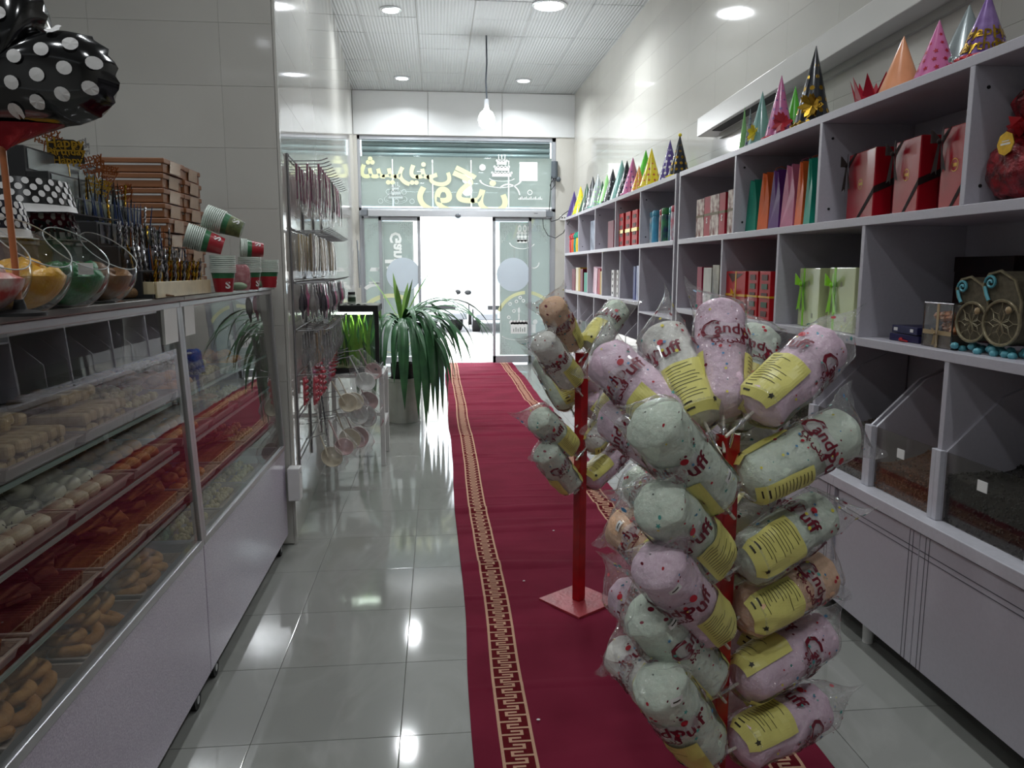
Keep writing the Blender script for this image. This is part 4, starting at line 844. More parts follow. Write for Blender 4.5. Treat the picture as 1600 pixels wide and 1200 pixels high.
# glitter cone lying on its side
cn = thing('glitter_cone', 'brown glittery cone lying on the case beside the brown balloon bowl', 'party cone', Vector((AY(188, 462, 2.33).x, 2.33, ZT+.021))); 
d_ = Vector((AY(272, 466, 2.48).x, 2.48, ZT+.004))-cn.location
B(MB().cyl((0, 0, 0), d_, .020, .002, 24), 'cone', M('brown_glitter', '8a6a48', .5, var=(300, .5, '5a4028')), cn, smooth=50); B(MB().cyl((0, 0, 0), d_*-.02, .021, .021, 24), 'rim', COPPER, cn, smooth=50)
# polka dot paper bowls, upside down
def cone_dots(m, r0, r1, h, n, mi, z_lo=.2, z_hi=.95, dr=.010, off=.0022, rows=4):
    for j in range(rows):
        f = z_lo+(z_hi-z_lo)*(j+.5)/rows; z = h*f; r = r0+(r1-r0)*f
        for i in range(n):
            a = 2*PI*(i+.5*(j % 2))/n; vs = [((r+off+(r1-r0)/h*dr*math.sin(q))*math.cos(a+dr/r*math.cos(q)), (r+off+(r1-r0)/h*dr*math.sin(q))*math.sin(a+dr/r*math.cos(q)), z+dr*math.sin(q)) for q in [2*PI*k/10 for k in range(10)]]
            m.add(vs, [tuple(range(10))], mi)
WB = M('white_card', 'd8d6d4', .5, var=(9, .03))
def pbowl(px, py, yv, z, r0, h, colr, nm, label, txt=None, dd=.011):
    p = AY(px, py, yv); o = thing('paper_bowl', label, 'paper bowl', (p.x, p.y, z), (0, 0, -.75)); r1 = r0*.86
    B(MB().lathe([(r0, 0), (r0-(r0-r1)*.22, h*.22)], 48, caps=False).lathe([(r0-.001, 0), (r0+.012, -.002), (r0+.012, -.004), (r0-.001, -.004)], 48, caps=False), 'white_band', WB, o, smooth=40)
    B(MB().lathe([(r0-(r0-r1)*.22, h*.22), (r1, h), (.001, h)], 48, caps=False), 'bowl_wall', M(nm, colr, .25, var=(6, .1)), o, smooth=40)
    m = MB(); cone_dots(m, r0, r1, h, 26, 0, .26, .98, dd, rows=4); B(m, 'polka_dots', WB, o)
    if txt:
        v, f = text_geo(txt, .062, .0015); 
        B(MB().add([((r0+.003-(r0-r1)*(.2+a[1]/h*.5))*math.cos(a[0]/r0), (r0+.003-(r0-r1)*(.2+a[1]/h*.5))*math.sin(a[0]/r0), h*.24+a[1]) for a in v], f), 'lettering', BLACKM, o)
    return o
Z0 = ZT+.005
pbowl(36, 380, 2.10, AY(48, 371, 1.97).z, .132, .074, '6e1a30', 'maroon_card', 'upside down maroon polka dot paper bowl with Happy Birthday lettering', 'happy Birthday', .0065)
pbowl(-30, 380, 1.80, AY(0, 368, 1.72).z, .098, .076, '14162c', 'navy_card', 'upside down navy polka dot paper bowl cut by the left edge', None, .0075)
pb2 = pbowl(18, 300, 2.06, AY(30, 328, 1.93).z, .142, .080, '0e0e10', 'black_card', 'upside down black paper bowl with white polka dots, topmost of the bowls', None, .008)
for (px, yv, zt, w_, lb) in ((36, 2.10, AY(48, 371, 1.97).z-.004, .11, 'black box under the maroon polka dot bowl'), (-30, 1.80, AY(0, 368, 1.72).z-.004, .08, 'dark box under the navy polka dot bowl')):
    p = AY(px, 400, yv); q = thing('black_box', lb, 'box', (p.x-.0, p.y, ZT), (0, 0, .05)); B(MB().box(-w_, w_, -.09, .09, 0, zt-ZT-.010), 'box_body', BLACKM, q, bevel=.003); B(MB().box(-w_-.003, w_+.003, -.093, .093, zt-ZT-.012, zt-ZT-.001), 'box_lid', BLACKG, q, bevel=.002)
pl = thing('black_tray_sheet', 'thin black sheet under the topmost polka dot bowl', 'sheet', (pb2.location.x, pb2.location.y, pb2.location.z-.004)); B(MB().box(-.17, .19, -.14, .15, -.003, .0), 'sheet', BLACKG, pl)
# heart balloon on a stick
hb = thing('heart_balloon', 'black foil heart balloon with white polka dots at the top left', 'balloon', tuple(AY(22, 118, 1.52)), (0, 0, 0))
def heart(t):
    x = 16*math.sin(t)**3; y = 13*math.cos(t)-5*math.cos(2*t)-2*math.cos(3*t)-math.cos(4*t); return x/17*.165, (y+2.5)/15*.150
HR = Matrix.Rotation(.72, 3, 'Y')
def hpt(t, s, side): 
    x, z = heart(t); rp = math.sin(t*34)*.0035 if s > .93 else 0; d = .075*math.sqrt(max(0, 1-s**2.2))*side
    return HR @ Vector((x*s+rp, d, z*s+(rp if s > .93 else 0)))
m = MB()
for sd in (-1, 1): m.grid(lambda u, v: hpt(2*PI*u, v, sd), 96, 14, closed=True)
B(m, 'foil_body', M('black_foil', '0b0b0d', .12, spec=.8, var=(8, .1)), hb, smooth=60)
m = MB(); pitch = .043
def inheart(x, z):
    t = math.atan2(x, z-.0); best = 9
    for k in range(120):
        tt = 2*PI*k/120; hx, hz = heart(tt)
        if abs(math.atan2(hx, hz)-t) < .06: best = math.hypot(x, z)/math.hypot(hx, hz)
    return best
for i in range(-5, 6):
    for j in range(-5, 6):
        x = i*pitch+(j % 2)*pitch/2; z = j*pitch*.88; s = inheart(x, z)
        if s > .95: continue
        vs = []
        for k in range(14):
            a = 2*PI*k/14; xx, zz = x+.0115*math.cos(a), z+.0115*math.sin(a); s2 = min(.985, inheart(xx, zz)) if s < .9 else min(.985, s); vs.append(HR @ Vector((xx, -.075*math.sqrt(max(0, 1-s2**2.2))-.006, zz)))
        c = sum(vs, Vector())/14; m.add([c+Vector((0, -.0012, 0))]+vs, [(0, k+1, (k+1) % 14+1) for k in range(14)])
B(m, 'polka_dots', WB, hb)
sk = Vector(AY(4, 236, 1.52))-hb.location
fo = MB(); tp = [(-.12, -.10), (.095, -.085), (.03, -.125)]
def cpt(u, v): 
    a = PI+PI*2*u; w0 = .105*(1-v)**1.3+.006; return Vector((sk.x*v+(-.025)*(1-v)+w0*math.cos(a), .035*(1-v)*math.sin(a)+.02*0, -.085*(1-v)+sk.z*v))
B(MB().grid(cpt, 24, 10, closed=True), 'red_collar', M('red_foil', '8a1220', .2, .4, var=(20, .2), bump=(20, .4)), hb, smooth=60)
B(MB().cyl(sk+Vector((0, 0, .01)), Vector((sk.x+.004, 0, ZT-hb.location.z+.002)), .006, .006, 10), 'stick', M('amber_stick', 'a86238', .35, var=(20, .1)), hb, smooth=40)
B(MB().lathe([(.045, 0), (.045, .006), (.012, .012), (.008, .03)], 20, 0, Matrix.Translation((sk.x+.004, 0, ZT-hb.location.z))), 'foot', BLACKM, hb, smooth=40)
# stepped black topper stand: the steps go down towards the aisle, each running along the case
stp = thing('stepped_stand', 'black stepped acrylic stand for cake toppers and candles', 'display stand', (0, 0, 0))
SXE = [-1.215, -1.155, -1.095, -1.035, -.975, -.92, -.862]; SZ = [1.845, 1.775, 1.705, 1.635, 1.565, 1.495]; SY0, SY1 = 2.36, 2.88
MIR = M('mirror_grey', '6d7478', .2, .5, var=(5, .3))
for k in range(6):
    B(MB().box(SXE[k], SXE[k+1], SY0, SY1, ZT, SZ[k]), 'step', BLACKM, stp, bevel=.0015)
    B(MB().box(SXE[k+1], SXE[k+1]+.002, SY0+.015, SY1-.015, SZ[k]-.062, SZ[k]-.006), 'mirror_riser', MIR if k < 2 else BLACKG, stp)
B(MB().box(SXE[-1], -.832, SY0, SY1, ZT, ZT+.012), 'trough_floor', BLACKM, stp)
B(MB().box(-.832, -.826, SY0+.02, SY1+.05, ZT, ZT+.048).box(-.90, -.832, SY0+.012, SY0+.02, ZT+.0, ZT+.048), 'cream_front', M('cream_card', 'cbbd9a', .4, var=(25, .15)), stp, bevel=.001)
# gold lettered toppers
def topper(k, yv, s, mat, ang, label, grp='cake toppers on the black stepped stand', txt=('Happy', 'Birthday', 'Happy')):
    p = onstep(k, yv, s*1.6); o = thing('cake_topper', label, 'cake topper', tuple(p), (0, ang, .55), grp)
    m = MB()
    for k, t_ in enumerate(txt):
        v, f = text_geo(t_, s*(.62 if k else .8), .0015*s/.1); m.add([(a[0], -.002, a[1]+s*(.50-.52*k)) for a in v], f); m.add([(a[0], .002, a[1]+s*(.50-.52*k)) for a in v], [tuple(reversed(q)) for q in f])
    for zc in (s*.06,): m.box(-s*1.0, s*1.0, -.0015, .0015, zc-.002, zc+.002)
    for q in range(7): ring(m, R.uniform(-s*.9, s*.9), R.uniform(-s*.6, s*.7), s*.12, s*.16, -.0025, 0, 5, 10)
    B(m, 'lettering', mat, o); B(MB().cyl((0, 0, -s*.4), (0, 0, -s*1.6), .0016, .0016, 6), 'stick', mat, o)
    if s > .045: B(MB().prism([(-s*.95, -s*.7), (s*.95, -s*.7), (s*1.0, s*.4), (s*.5, s*.72), (-s*.6, s*.72), (-s, s*.5)], .003, .0045, 'y'), 'backing', M('dark_acrylic', '1d1710', .2, var=(20, .2)), o)
def onstep(k, y, dz): return Vector(((SXE[k]+SXE[k+1])/2, y, SZ[k]+dz))
for args in ((0, 2.56, .036, COPPER, .18, 'copper coloured cake topper at the top left of the stepped stand'), (0, 2.78, .034, SILVER, -.45, 'silver cake topper leaning right with its stick showing'), (1, 2.55, .050, GOLD, -.06, 'big gold lettered cake topper in front of the stepped stand'), (0, 2.68, .028, COPPER, .4, 'small copper cake topper on the top step behind the first'), (1, 2.72, .040, COPPER, -.3, 'dark copper cake topper behind the big gold one'), (2, 2.62, .034, GOLD, .2, 'small gold cake topper right of the big gold one'), (2, 2.80, .034, COPPER, -.2, 'round copper cake topper before the brown boxes'), (1, 2.84, .034, COPPER, .1, 'last copper cake topper of the second step')):
    topper(*args)
# spiral candles standing in rows on the steps
def candle(mat, nm, tw=True, h=.075):
    m = MB()
    if tw: 
        for q in range(2): m.tube([(.0022*math.cos(k*.9+q*PI), .0022*math.sin(k*.9+q*PI), h*k/14) for k in range(15)], .0022, 5)
    else: m.cyl((0, 0, 0), (0, 0, h), .0028, .0014, 8)
    m.cyl((0, 0, h), (0, 0, h+.008), .0006, .0006, 4); return m.mesh(nm, mat, smooth=60)
CM = [candle(GOLD, 'candle_gold'), candle(SILVER, 'candle_silver'), candle(COPPER, 'candle_copper', False), candle(M('blue_wax', '1c2f55', .3, var=(20, .1)), 'candle_blue', False), candle(BLACKG, 'candle_black', False)]
CN = ['twisted gold', 'twisted silver', 'plain copper', 'dark blue', 'black']
for k in range(2, 6):
    for i in range(10):
        for q in range(2):
            ci = [0, 0, 4, 3, 1, 1][k] if (i+q) % 3 else (k+i) % 5; yy = SY0+.05+i*.047+R.uniform(-.006, .006)
            if k == 2 and i < 2: continue
            tag(ob('candle', CM[ci], None, (SXE[k]+.018+q*.024, yy, SZ[k]), (R.uniform(-.12, .12), R.uniform(-.12, .16), R.uniform(0, 3))), 'small %s cake candle, %s along step %s of the black stand, %s side' % (CN[ci], ORD[i], ['', '', 'three', 'four', 'five', 'six'][k], 'aisle' if q else 'wall'), 'candle', 'cake candles on the stepped stand')
for i in range(34):
    ci = i % 3; yy = SY0+.07+(i//2)*.026; o = tag(ob('candle', CM[ci], None, (-.853+(i % 2)*.012, yy, ZT+.013), (R.uniform(-.3, .3), R.uniform(-.2, .2), 0)), 'slim %s cake candle, %s along the cream fronted trough, %s side' % (CN[ci], ORD[i//2], 'aisle' if i % 2 else 'wall'), 'candle', 'cake candles in the trough'); o.scale = (1.3, 1.3, 1.35)
# brown box stack
BRN = M('brown_box_card', '8c5c3c', .35, var=(14, .12)); BRT = M('clear_tape', 'b79a80', .12, var=(30, .1), coat=.4)
for col in range(2):
    for k in range(9):
        wz = .052 if k else .046; z = ZT+k*.0575; j = R.uniform(-.006, .006)
        if col == 0 and False: continue
        o = thing('flat_box', ['brown lidded cake box, %s of the front stack', 'brown lidded cake box, %s of the rear stack'][col] % ['bottom one', 'second from below', 'third from below', 'fourth from below', 'fifth from below', 'sixth from below', 'seventh from below', 'eighth from below', 'topmost'][k], 'box', (-1.18+j, 3.32+col*.245+R.uniform(-.003, .003), z), (0, 0, R.uniform(-.02, .02)), 'brown cake boxes stacked on the case')
        B(MB().box(-.118, .118, -.115, .115, 0, .036), 'tray_part', BRN, o, bevel=.002); B(MB().box(-.124, .124, -.120, .120, .034, .054), 'lid', BRN, o, bevel=.003)
        B(MB().box(-.112, .112, -.1165, -.114, .026, .0335), 'white_seam', WB, o); B(MB().add([(.1245, -.06, .002), (.1245, .06, .002), (.1252, .07, .05), (.1252, -.05, .05)], [(0, 1, 2, 3)]), 'tape', BRT, o)
# stacks of paper cups
CUPR = M('cup_red', '9e1f2b', .35, var=(20, .1)); CUPG = M('cup_green', '2f6b45', .35, var=(20, .1)); CUPW = M('cup_rim_white', 'ccd6cc', .4, var=(20, .04))
def cups(p, rot, n, label, cam_=False):
    o = thing('paper_cup_stack', label, 'paper cups', tuple(p), rot, 'stacks of paper cups on the case'); o.scale = (1.42, 1.42, 1.15)
    B(MB().lathe([(.022, 0), (.0275, .045)], 24), 'cup_wall', M('cup_camo', '6d7a48', .5, var=(60, .4, '3c4228')) if cam_ else CUPR, o, smooth=40)
    B(MB().lathe([(.0276, .045), (.030, .062)], 24, caps=False), 'cup_band', CUPG, o, smooth=40)
    v, f = text_geo('S', .030, .001); B(MB().add([(.0262*math.cos(-.9+a[0]/.026), .0262*math.sin(-.9+a[0]/.026), .022+a[1]) for a in v], f), 'figures', WB, o)
    for k in range(n):
        z = .062+k*.0062; B(MB().lathe([(.0302, z), (.0325, z+.001), (.0325, z+.0042), (.0302, z+.0052)], 24, caps=False), 'rim', CUPW, o, smooth=50)
    B(MB().lathe([(.0325, .062+n*.0062), (.024, .058+n*.0062-.03), (.001, .058+n*.0062-.03)], 24, caps=False), 'inside', CUPW, o, smooth=40)
    return o
def onz(px, yv, z): return Vector((AY(px, 450, yv).x, yv, z))
cups(onz(350, 3.0, ZT), (0, 0, 0), 9, 'upright red and green paper cup stack beside the cream trough'); cups(onz(392, 3.34, ZT), (0, 0, .4), 9, 'upright paper cup stack behind the green leaf card'); cups(onz(421, 3.72, ZT), (0, 0, .9), 8, 'upright paper cup stack at the far corner of the case')
cups(onz(352, 3.06, ZT+.170), (0, -1.25, .25), 9, 'fallen red paper cup stack lying on the upright cups'); cups(onz(383, 3.12, ZT+.235), (0, -1.2, .1), 10, 'fallen camouflage paper cup stack lying on top', True); cups(onz(414, 3.70, ZT+.172), (0, -1.5, .3), 4, 'fallen pale paper cup stack farthest to the right')
for k, (px, py, yv, s, lb) in enumerate(((375, 452, 3.22, 1.0, 'clear bag of red napkins with green base between the cup stacks'), (412, 445, 3.75, .9, 'clear bag of red napkins at the far corner of the case'))):
    o = thing('napkin_bag', lb, 'packet', (AY(px, py, yv).x, yv, ZT)); 
    def np_(u, v): a = 2*PI*u; w_ = (.034+.008*math.sin(v*PI))*s*(1 if v < .8 else 1-(v-.8)*2.2); return (w_*math.cos(a)*1.1, w_*.5*math.sin(a), v*.115*s)
    B(MB().grid(lambda u, v: tuple(np_(u, v*.9)[i]*(.93 if i < 2 else 1) for i in range(3)), 16, 8, closed=True), 'napkins', M('pink_red_napkin', 'a85058', .6, var=(50, .35, 'c98f90')), o, smooth=60); B(MB().grid(np_, 16, 10, closed=True), 'clear_wrap', CLEARP, o, smooth=60)
    B(MB().sphere((.0, -.012, .018), .03*s, 12, 0, (1.1, .7, .55)), 'green_base', M('sage_pulp', '9cb394', .6, var=(40, .15)), o, smooth=60)
# ============================================================ SHELF CONTENTS
def ys(px, x=SX+.05): return AX(px, 400, x).y
def zt(px, py, x=SX+.05): return AX(px, py, x).z
def sbox(x0, x1, y0, y1, z0, z1, mat, nm, label, cat, group=None, lean=0, parts=None, bev=.002):
    yc = (y0+y1)/2; o = thing(nm, label, cat, ((x0+x1)/2, yc, z0), (lean, 0, 0), group); w_, l_, h_ = (x1-x0)/2, abs(y1-y0)/2, z1-z0
    B(MB().box(-w_, w_, -l_, l_, 0, h_), 'box_body' if 'book' not in nm else 'cover', mat, o, bevel=bev)
    return o, w_, l_, h_
def col(n, c, r_=.4, c2=None, s_=12): return M(n, c, r_, var=(s_, .15) if not c2 else (s_, .2, c2), spec=.2)
# --- near unit, top row, first bay: three patterned bags with red ones between
PAT = M('floral_card', 'd9cfc4', .5, var=(26, .5, '6c2a20'), spec=.2); REDC = col('crimson_card', 'a01c30'); RIB = col('olive_ribbon', '6b5a3a', .4)
for k, (pa, pb, ty, red) in enumerate(((1085, 1098, 312, 0), (1097, 1108, 308, 1), (1106, 1121, 305, 0), (1120, 1131, 302, 1), (1133, 1146, 297, 0))):
    ya, yb = ys(pa), ys(pb); o, w_, l_, h_ = sbox(SX+.05, SX+.26, yb+.01, ya-.01, Z2+.001, zt((pa+pb)/2, ty), REDC if red else PAT, 'gift_box', ['cream floral gift box at the far end of the second top bay', 'crimson gift box between the first two floral boxes', 'middle cream floral gift box of the three', 'crimson gift box between the last two floral boxes', 'cream floral gift box nearest the coloured gift bags'][k], 'gift box', 'floral and crimson gift boxes on the top row')
    B(MB().box(-w_-.001, w_+.001, -l_-.001, l_+.001, h_*.52, h_*.58), 'ribbon', RIB, o)
    if red: v, f = text_geo('S', .05, .002); B(MB().add([(-w_-.0016, -a[0], a[1]+h_*.4) for a in v], f), 'emblem', WB, o)
# --- gift bags
def gift_bag(ya, yb, z1, c, label, handle=True, tagc=False):
    o = thing('gift_bag', label, 'gift bag', (SX+.15, (ya+yb)/2, Z2+.001), (0, 0, R.uniform(-.05, .05)), 'coloured gift bags on the top row'); l_, h_ = (yb-ya)/2, z1-Z2
    m = MB(); W_ = .085
    P_ = [(-W_, -l_, 0), (W_, -l_, 0), (W_, l_, 0), (-W_, l_, 0)]; Q = [(-W_*.92, -l_*.9, h_*.55), (W_*.92, -l_*.9, h_*.55), (W_*.92, l_*.9, h_*.55), (-W_*.92, l_*.9, h_*.55)]
    T_ = [(-W_*.95, -l_*.38, h_), (W_*.95, -l_*.38, h_), (W_*.95, l_*.38, h_), (-W_*.95, l_*.38, h_)]
    # side gussets fold in
    G1 = (-W_*.80, 0, h_*.97); G0 = (-W_*.90, 0, h_*.5)
    m.add(P_+Q+T_+[G0, G1], [(3, 2, 1, 0), (0, 1, 5, 4), (1, 2, 6, 5), (2, 3, 7, 6), (4, 5, 9, 8), (5, 6, 10, 9), (6, 7, 11, 10), (3, 0, 4, 12), (3, 12, 7), (4, 8, 13, 12), (12, 13, 11, 7)])
    B(m, 'bag_body', c, o, bevel=.0012)
    if handle: B(MB().tube([(-.03, -l_*.3, h_*.98), (-.03, -l_*.35, h_+.02), (0, -l_*.35, h_+.03), (.03, -l_*.35, h_+.02), (.03, -l_*.3, h_*.98)], .0022, 6), 'handle', c, o, smooth=60)
    if tagc: B(MB().box(-W_-.004, -W_-.001, -.03, .02, h_*.78, h_*.92), 'kraft_tag', col('kraft_card', '6a4a34', .6), o, rot=(0, 0, 0)); B(MB().tube([(-W_-.003, 0, h_*.92), (-W_-.01, -.03, h_*1.0), (-W_-.003, -.01, h_*1.03), (-W_, .01, h_*.95)], .002, 5), 'string_bow', col('twine', 'b79a74', .7), o)
cg = {'pink': col('pink_card', 'c48aa0'), 'teal': col('teal_card', '1f8a72'), 'orange': col('orange_card', 'd4602a'), 'purple': col('purple_card', '5a2c6e'), 'rose': col('rose_card', 'b86a86')}
bl = [(1155, 1170, 290, 'pink', 'pale pink gift bag with a kraft tag at the far end', 1), (1170, 1188, 283, 'teal', 'teal gift bag beside the pale pink one', 0), (1189, 1206, 272, 'orange', 'orange gift bag between teal and purple', 0), (1206, 1223, 268, 'purple', 'purple gift bag in the middle of the row', 0), (1225, 1246, 260, 'rose', 'rose pink gift bag nearer the camera than the purple', 0), (1247, 1260, 255, 'orange', 'second orange gift bag beside the rose bag', 0), (1261, 1274, 250, 'teal', 'second teal gift bag leaning on the divider', 0)]
for pa, pb, ty, c, lb, tg in bl: gift_bag(ys(pb, SX+.10)+.008, ys(pa, SX+.10)-.008, zt((pa+pb)/2, ty, SX+.10), cg[c], lb, True, tg)
# --- three big red gift boxes with dark ribbons
REDG = M('glossy_red_card', '96101f', .22, spec=.35, var=(5, .15)); RIBD = col('dark_brown_ribbon', '241614', .8)
def bow(parent, mat, c, s, nm='bow', plane='x'):
    m = MB(); 
    for sg in (-1, 1):
        m.grid(lambda u, v: (-.012*s/.05*math.sin(PI*u)-.002, sg*(s*.9*math.sin(PI*u*.5+.0)*(1)) if u < .5 else sg*s*.9*math.sin(PI*u*.5+0)*(1-(u-.5)*1.9), (v-.5)*s*.55*(.35+math.sin(PI*u))+s*.35*math.sin(PI*u)), 12, 3)
        m.add([(-.003, 0, 0), (-.006, sg*s*.15, -s*.05), (-.004, sg*s*.75, -s*1.7), (-.002, sg*s*.40, -s*1.55), (-.002, sg*s*.25, -s*1.8)], [(0, 1, 2, 3, 4)])
    m.sphere((-.008, 0, 0), s*.16, 8, 0, (.7, 1, 1))
    o = B(m, nm, mat, parent, smooth=60, loc=c); return o
for k, (pa, pb, pc, ty, lb) in enumerate(((1306, 1356, 1378, 232, 'far glossy red gift box with a dark ribbon'), (1380, 1424, 1446, 214, 'middle glossy red gift box with a dark ribbon'), (1452, 1500, 1512, 192, 'near glossy red gift box with a dark ribbon, against the divider'))):
    ya, yb = ys(pa, SX+.04), ys(pb, SX+.04); zz = zt(pb, ty, SX+.04); h_ = zz-Z2-.001; L_ = abs(ya-yb)
    o = thing('gift_box', lb, 'gift box', (SX+.045, yb, Z2+.001), (0, 0, -.12+.02*k), 'glossy red gift boxes on the top row')
    B(MB().box(0, .075, 0, L_*1.02, 0, h_), 'lid', REDG, o, bevel=.004); B(MB().box(.078, .10, .004, L_, 0, h_-.003), 'base', REDC, o, bevel=.003)
    B(MB().add([(-.0012, .0, h_*.34), (-.0012, .0, h_*.44), (-.0012, L_*.62, .0), (-.0012, L_*.5, .0)], [(0, 1, 2, 3)]).add([(-.001, -.001, h_*.34), (.10, -.001, h_*.5), (.10, -.001, h_*.6), (-.001, -.001, h_*.44)], [(0, 1, 2, 3)]).add([(-.0012, L_*1.02, h_*.8), (-.0012, L_*1.02, h_*.9), (-.0012, L_*.8, h_), (-.0012, L_*.7, h_)], [(3, 2, 1, 0)]), 'ribbon', RIBD, o)
    bow(o, RIBD, (-.012, L_*.94, h_*.84), .062); m = MB(); ring(m, 0, 0, .020, .022, 0, 0, 2*PI, 20); 
    [rectxz(m, -.012+.006*q, -.009+.006*q, -.006, .006) for q in range(5)]; m.v = [(-.0016, L_*.5+p[0]*-1, h_*.52+p[2]) for p in m.v]
    B(m, 'gold_emblem', GOLD, o)
# --- red wrapped parcel with a big bow
wp_ = thing('wrapped_parcel', 'round parcel in crumpled red foil with a big red bow and gold tag', 'parcel', (SX+.17, ys(1572, SX+.1)-.01, Z2+.001)); RF = M('red_crumpled_foil', '8e1420', .25, .2, var=(30, .5, '3a0a10'), bump=(55, 1.0)); 
def wf_(u, v):
    a = 2*PI*u; prof = [(0, .07), (.06, .115), (.22, .145), (.42, .130), (.55, .055), (.64, .06), (.80, .085), (.9, .06), (1, .012)]
    for q in range(len(prof)-1):
        if prof[q][0] <= v <= prof[q+1][0]: t_ = (v-prof[q][0])/(prof[q+1][0]-prof[q][0]); r = prof[q][1]*(1-t_)+prof[q+1][1]*t_; break
    r *= 1+.09*math.sin(a*9+v*7)*(v)+.08*noise.noise(Vector((math.cos(a)*3, math.sin(a)*3, v*7))); return (r*math.cos(a)*.95, r*math.sin(a), v*.385)
B(MB().grid(wf_, 44, 34, closed=True), 'foil_wrap', RF, wp_, smooth=25)
m = MB()
for k in range(11):
    a = PI*.55+PI*.9*k/10; el = R.uniform(-.5, .7); d = Vector((math.cos(a)*math.cos(el), math.sin(a)*math.cos(el), math.sin(el)))*R.uniform(.055, .085); s = Vector((-d.y, d.x, 0)).normalized()*.022; s2 = d.cross(s).normalized()*.014
    c = Vector((-.035, 0, .215)); m.add([c, c+d*.6+s+s2, c+d, c+d*.6-s+s2, c+d*.65-s2*1.4], [(0, 1, 2), (0, 2, 3), (0, 4, 1), (1, 4, 2), (2, 4, 3), (0, 3, 4)])
B(m, 'bow', M('red_ribbon', 'b8242c', .3, coat=.3, var=(20, .3)), wp_)
m = MB().lathe([(.001, 0), (.036, 0), (.036, .003), (.001, .003)], 8, 0, Matrix.Translation((-.135, -.03, .172)) @ Matrix.Rotation(-PI/2, 4, 'Y')); tg_ = B(m, 'gold_tag', GOLD, wp_); B(MB().box(-.1388, -.138, -.045, -.015, .178, .181).box(-.1388, -.138, -.05, -.01, .168, .174), 'tag_print', WB, tg_)['kind'] = 'stuff'
# --- near unit second row: binders, red boxes, green boxes
for k, (pa, pb, ty, c, lb) in enumerate(((1090, 1098, 417, col('magenta_spine', 'a01c44'), 'magenta binder standing at the far end of the second row bay'), (1100, 1113, 418, col('grey_white_spine', 'c4c4ba', .4), 'grey white binder with a round mark on its spine'), (1114, 1125, 414, col('dark_spine', '2a2a2c', .3, 'b0a890', 6), 'black and cream patterned book beside the grey white binder'))):
    o, w_, l_, h_ = sbox(SX+.05, SX+.28, ys(pb)+.004, ys(pa)-.004, Z3+.001, zt(pb, ty), c, 'book', lb, 'book', 'binders and book in the second row bay')
    B(MB().box(-w_+.004, w_+.002, -l_+.006, l_-.006, .004, h_-.004), 'pages', PAPER, o)
    if k == 1: m = MB(); ring(m, 0, 0, .012, .016, 0, 0, 2*PI, 16); m.v = [(-w_-.001, p[0], p[2]+h_*.3) for p in m.v]; B(m, 'spine_mark', BLACKM, o)
RDP = M('red_lattice_card', 'b01a22', .4, var=(9, .1), spec=.2); GRN = col('dark_green_window', '2c4a30', .3); YR = col('yellow_ribbon', 'd09a20', .3); BRW = col('brown_print', '4a1c14', .4)
for k, (pa, pb, ty, lb) in enumerate(((1141, 1172, 424, 'red gift box tied with a yellow ribbon bow in the second row'), (1176, 1192, 424, 'red box with dark windows beside the yellow bow'), (1194, 1212, 424, 'red box with dark windows nearest the divider'))):
    o, w_, l_, h_ = sbox(SX+.03, SX+.2, ys(pb)+.004, ys(pa)-.004, Z3+.001, zt(pb, ty), RDP, 'gift_box', lb, 'gift box', 'red boxes in the second row')
    if k:
        for i in range(5): B(MB().box(-w_-.003, -w_+.001, -l_*.55, l_*.55, h_*(.08+i*.185), h_*(.19+i*.185)), 'window_print', GRN if i % 2 else BRW, o)
        B(MB().box(-w_-.004, w_+.001, -l_-.002, l_+.002, h_*.46, h_*.50), 'ribbon', YR, o)
    else:
        B(MB().box(-w_-.0015, w_+.0015, -l_*.1, l_*.02, -.0, h_+.0015).box(-w_-.002, w_+.001, -l_-.0015, l_+.0015, h_*.45, h_*.5), 'ribbon', YR, o); bow(o, YR, (-w_-.004, 0, h_*.5), .045)
        B(MB().add([(-w_-.001, -l_*.8, h_*.95), (-w_-.001, l_*.3, h_*.75), (-w_-.001, l_*.8, h_*.95)], [(0, 1, 2)]).add([(-w_-.001, -l_*.9, h_*.1), (-w_-.001, l_*.1, h_*.35), (-w_-.001, l_*.9, h_*.1)], [(0, 1, 2)]), 'leaf_print', BRW, o)
PG = M('pale_green_gloss', 'c5cf9e', .15, coat=.2, var=(5, .05)); PGB = col('olive_box_side', '9aa468', .3); LIME = M('lime_ribbon', '8fe020', .35, var=(20, .1))
for k, (pa, pb, ty, lb) in enumerate(((1243, 1284, 419, 'far pale green gift box with a lime bow'), (1288, 1340, 418, 'near pale green gift box with a lime bow'))):
    ya, yb = ys(pa, SX+.05), ys(pb, SX+.05); h_ = zt(pb, ty)-Z3-.001; L_ = abs(ya-yb)-.01
    o = thing('gift_box', lb, 'gift box', (SX+.05, yb+.005, Z3+.001), (0, 0, -.10), 'pale green gift boxes in the second row')
    B(MB().box(0, .06, 0, L_, 0, h_), 'lid', PG, o, bevel=.003); B(MB().box(.062, .10, .003, L_-.003, 0, h_-.002), 'base', PGB, o, bevel=.003)
    B(MB().box(-.001, .0, L_*.72, L_*.80, 0, h_), 'ribbon', LIME, o); bow(o, LIME, (-.006, L_*.78, h_*.72), .075); m = MB(); ring(m, 0, 0, 0, .012, 0, 0, 2*PI, 12); m.v = [(-.001, L_*.5+p[0], h_*.74+p[2]) for p in m.v]; B(m, 'round_mark', col('grey_mark', 'a3a890', .4), o)
    B(MB().box(-.001, 0, L_*.25, L_*.33, h_*.16, h_*.24), 'square_mark', MATS['grey_mark'], o)
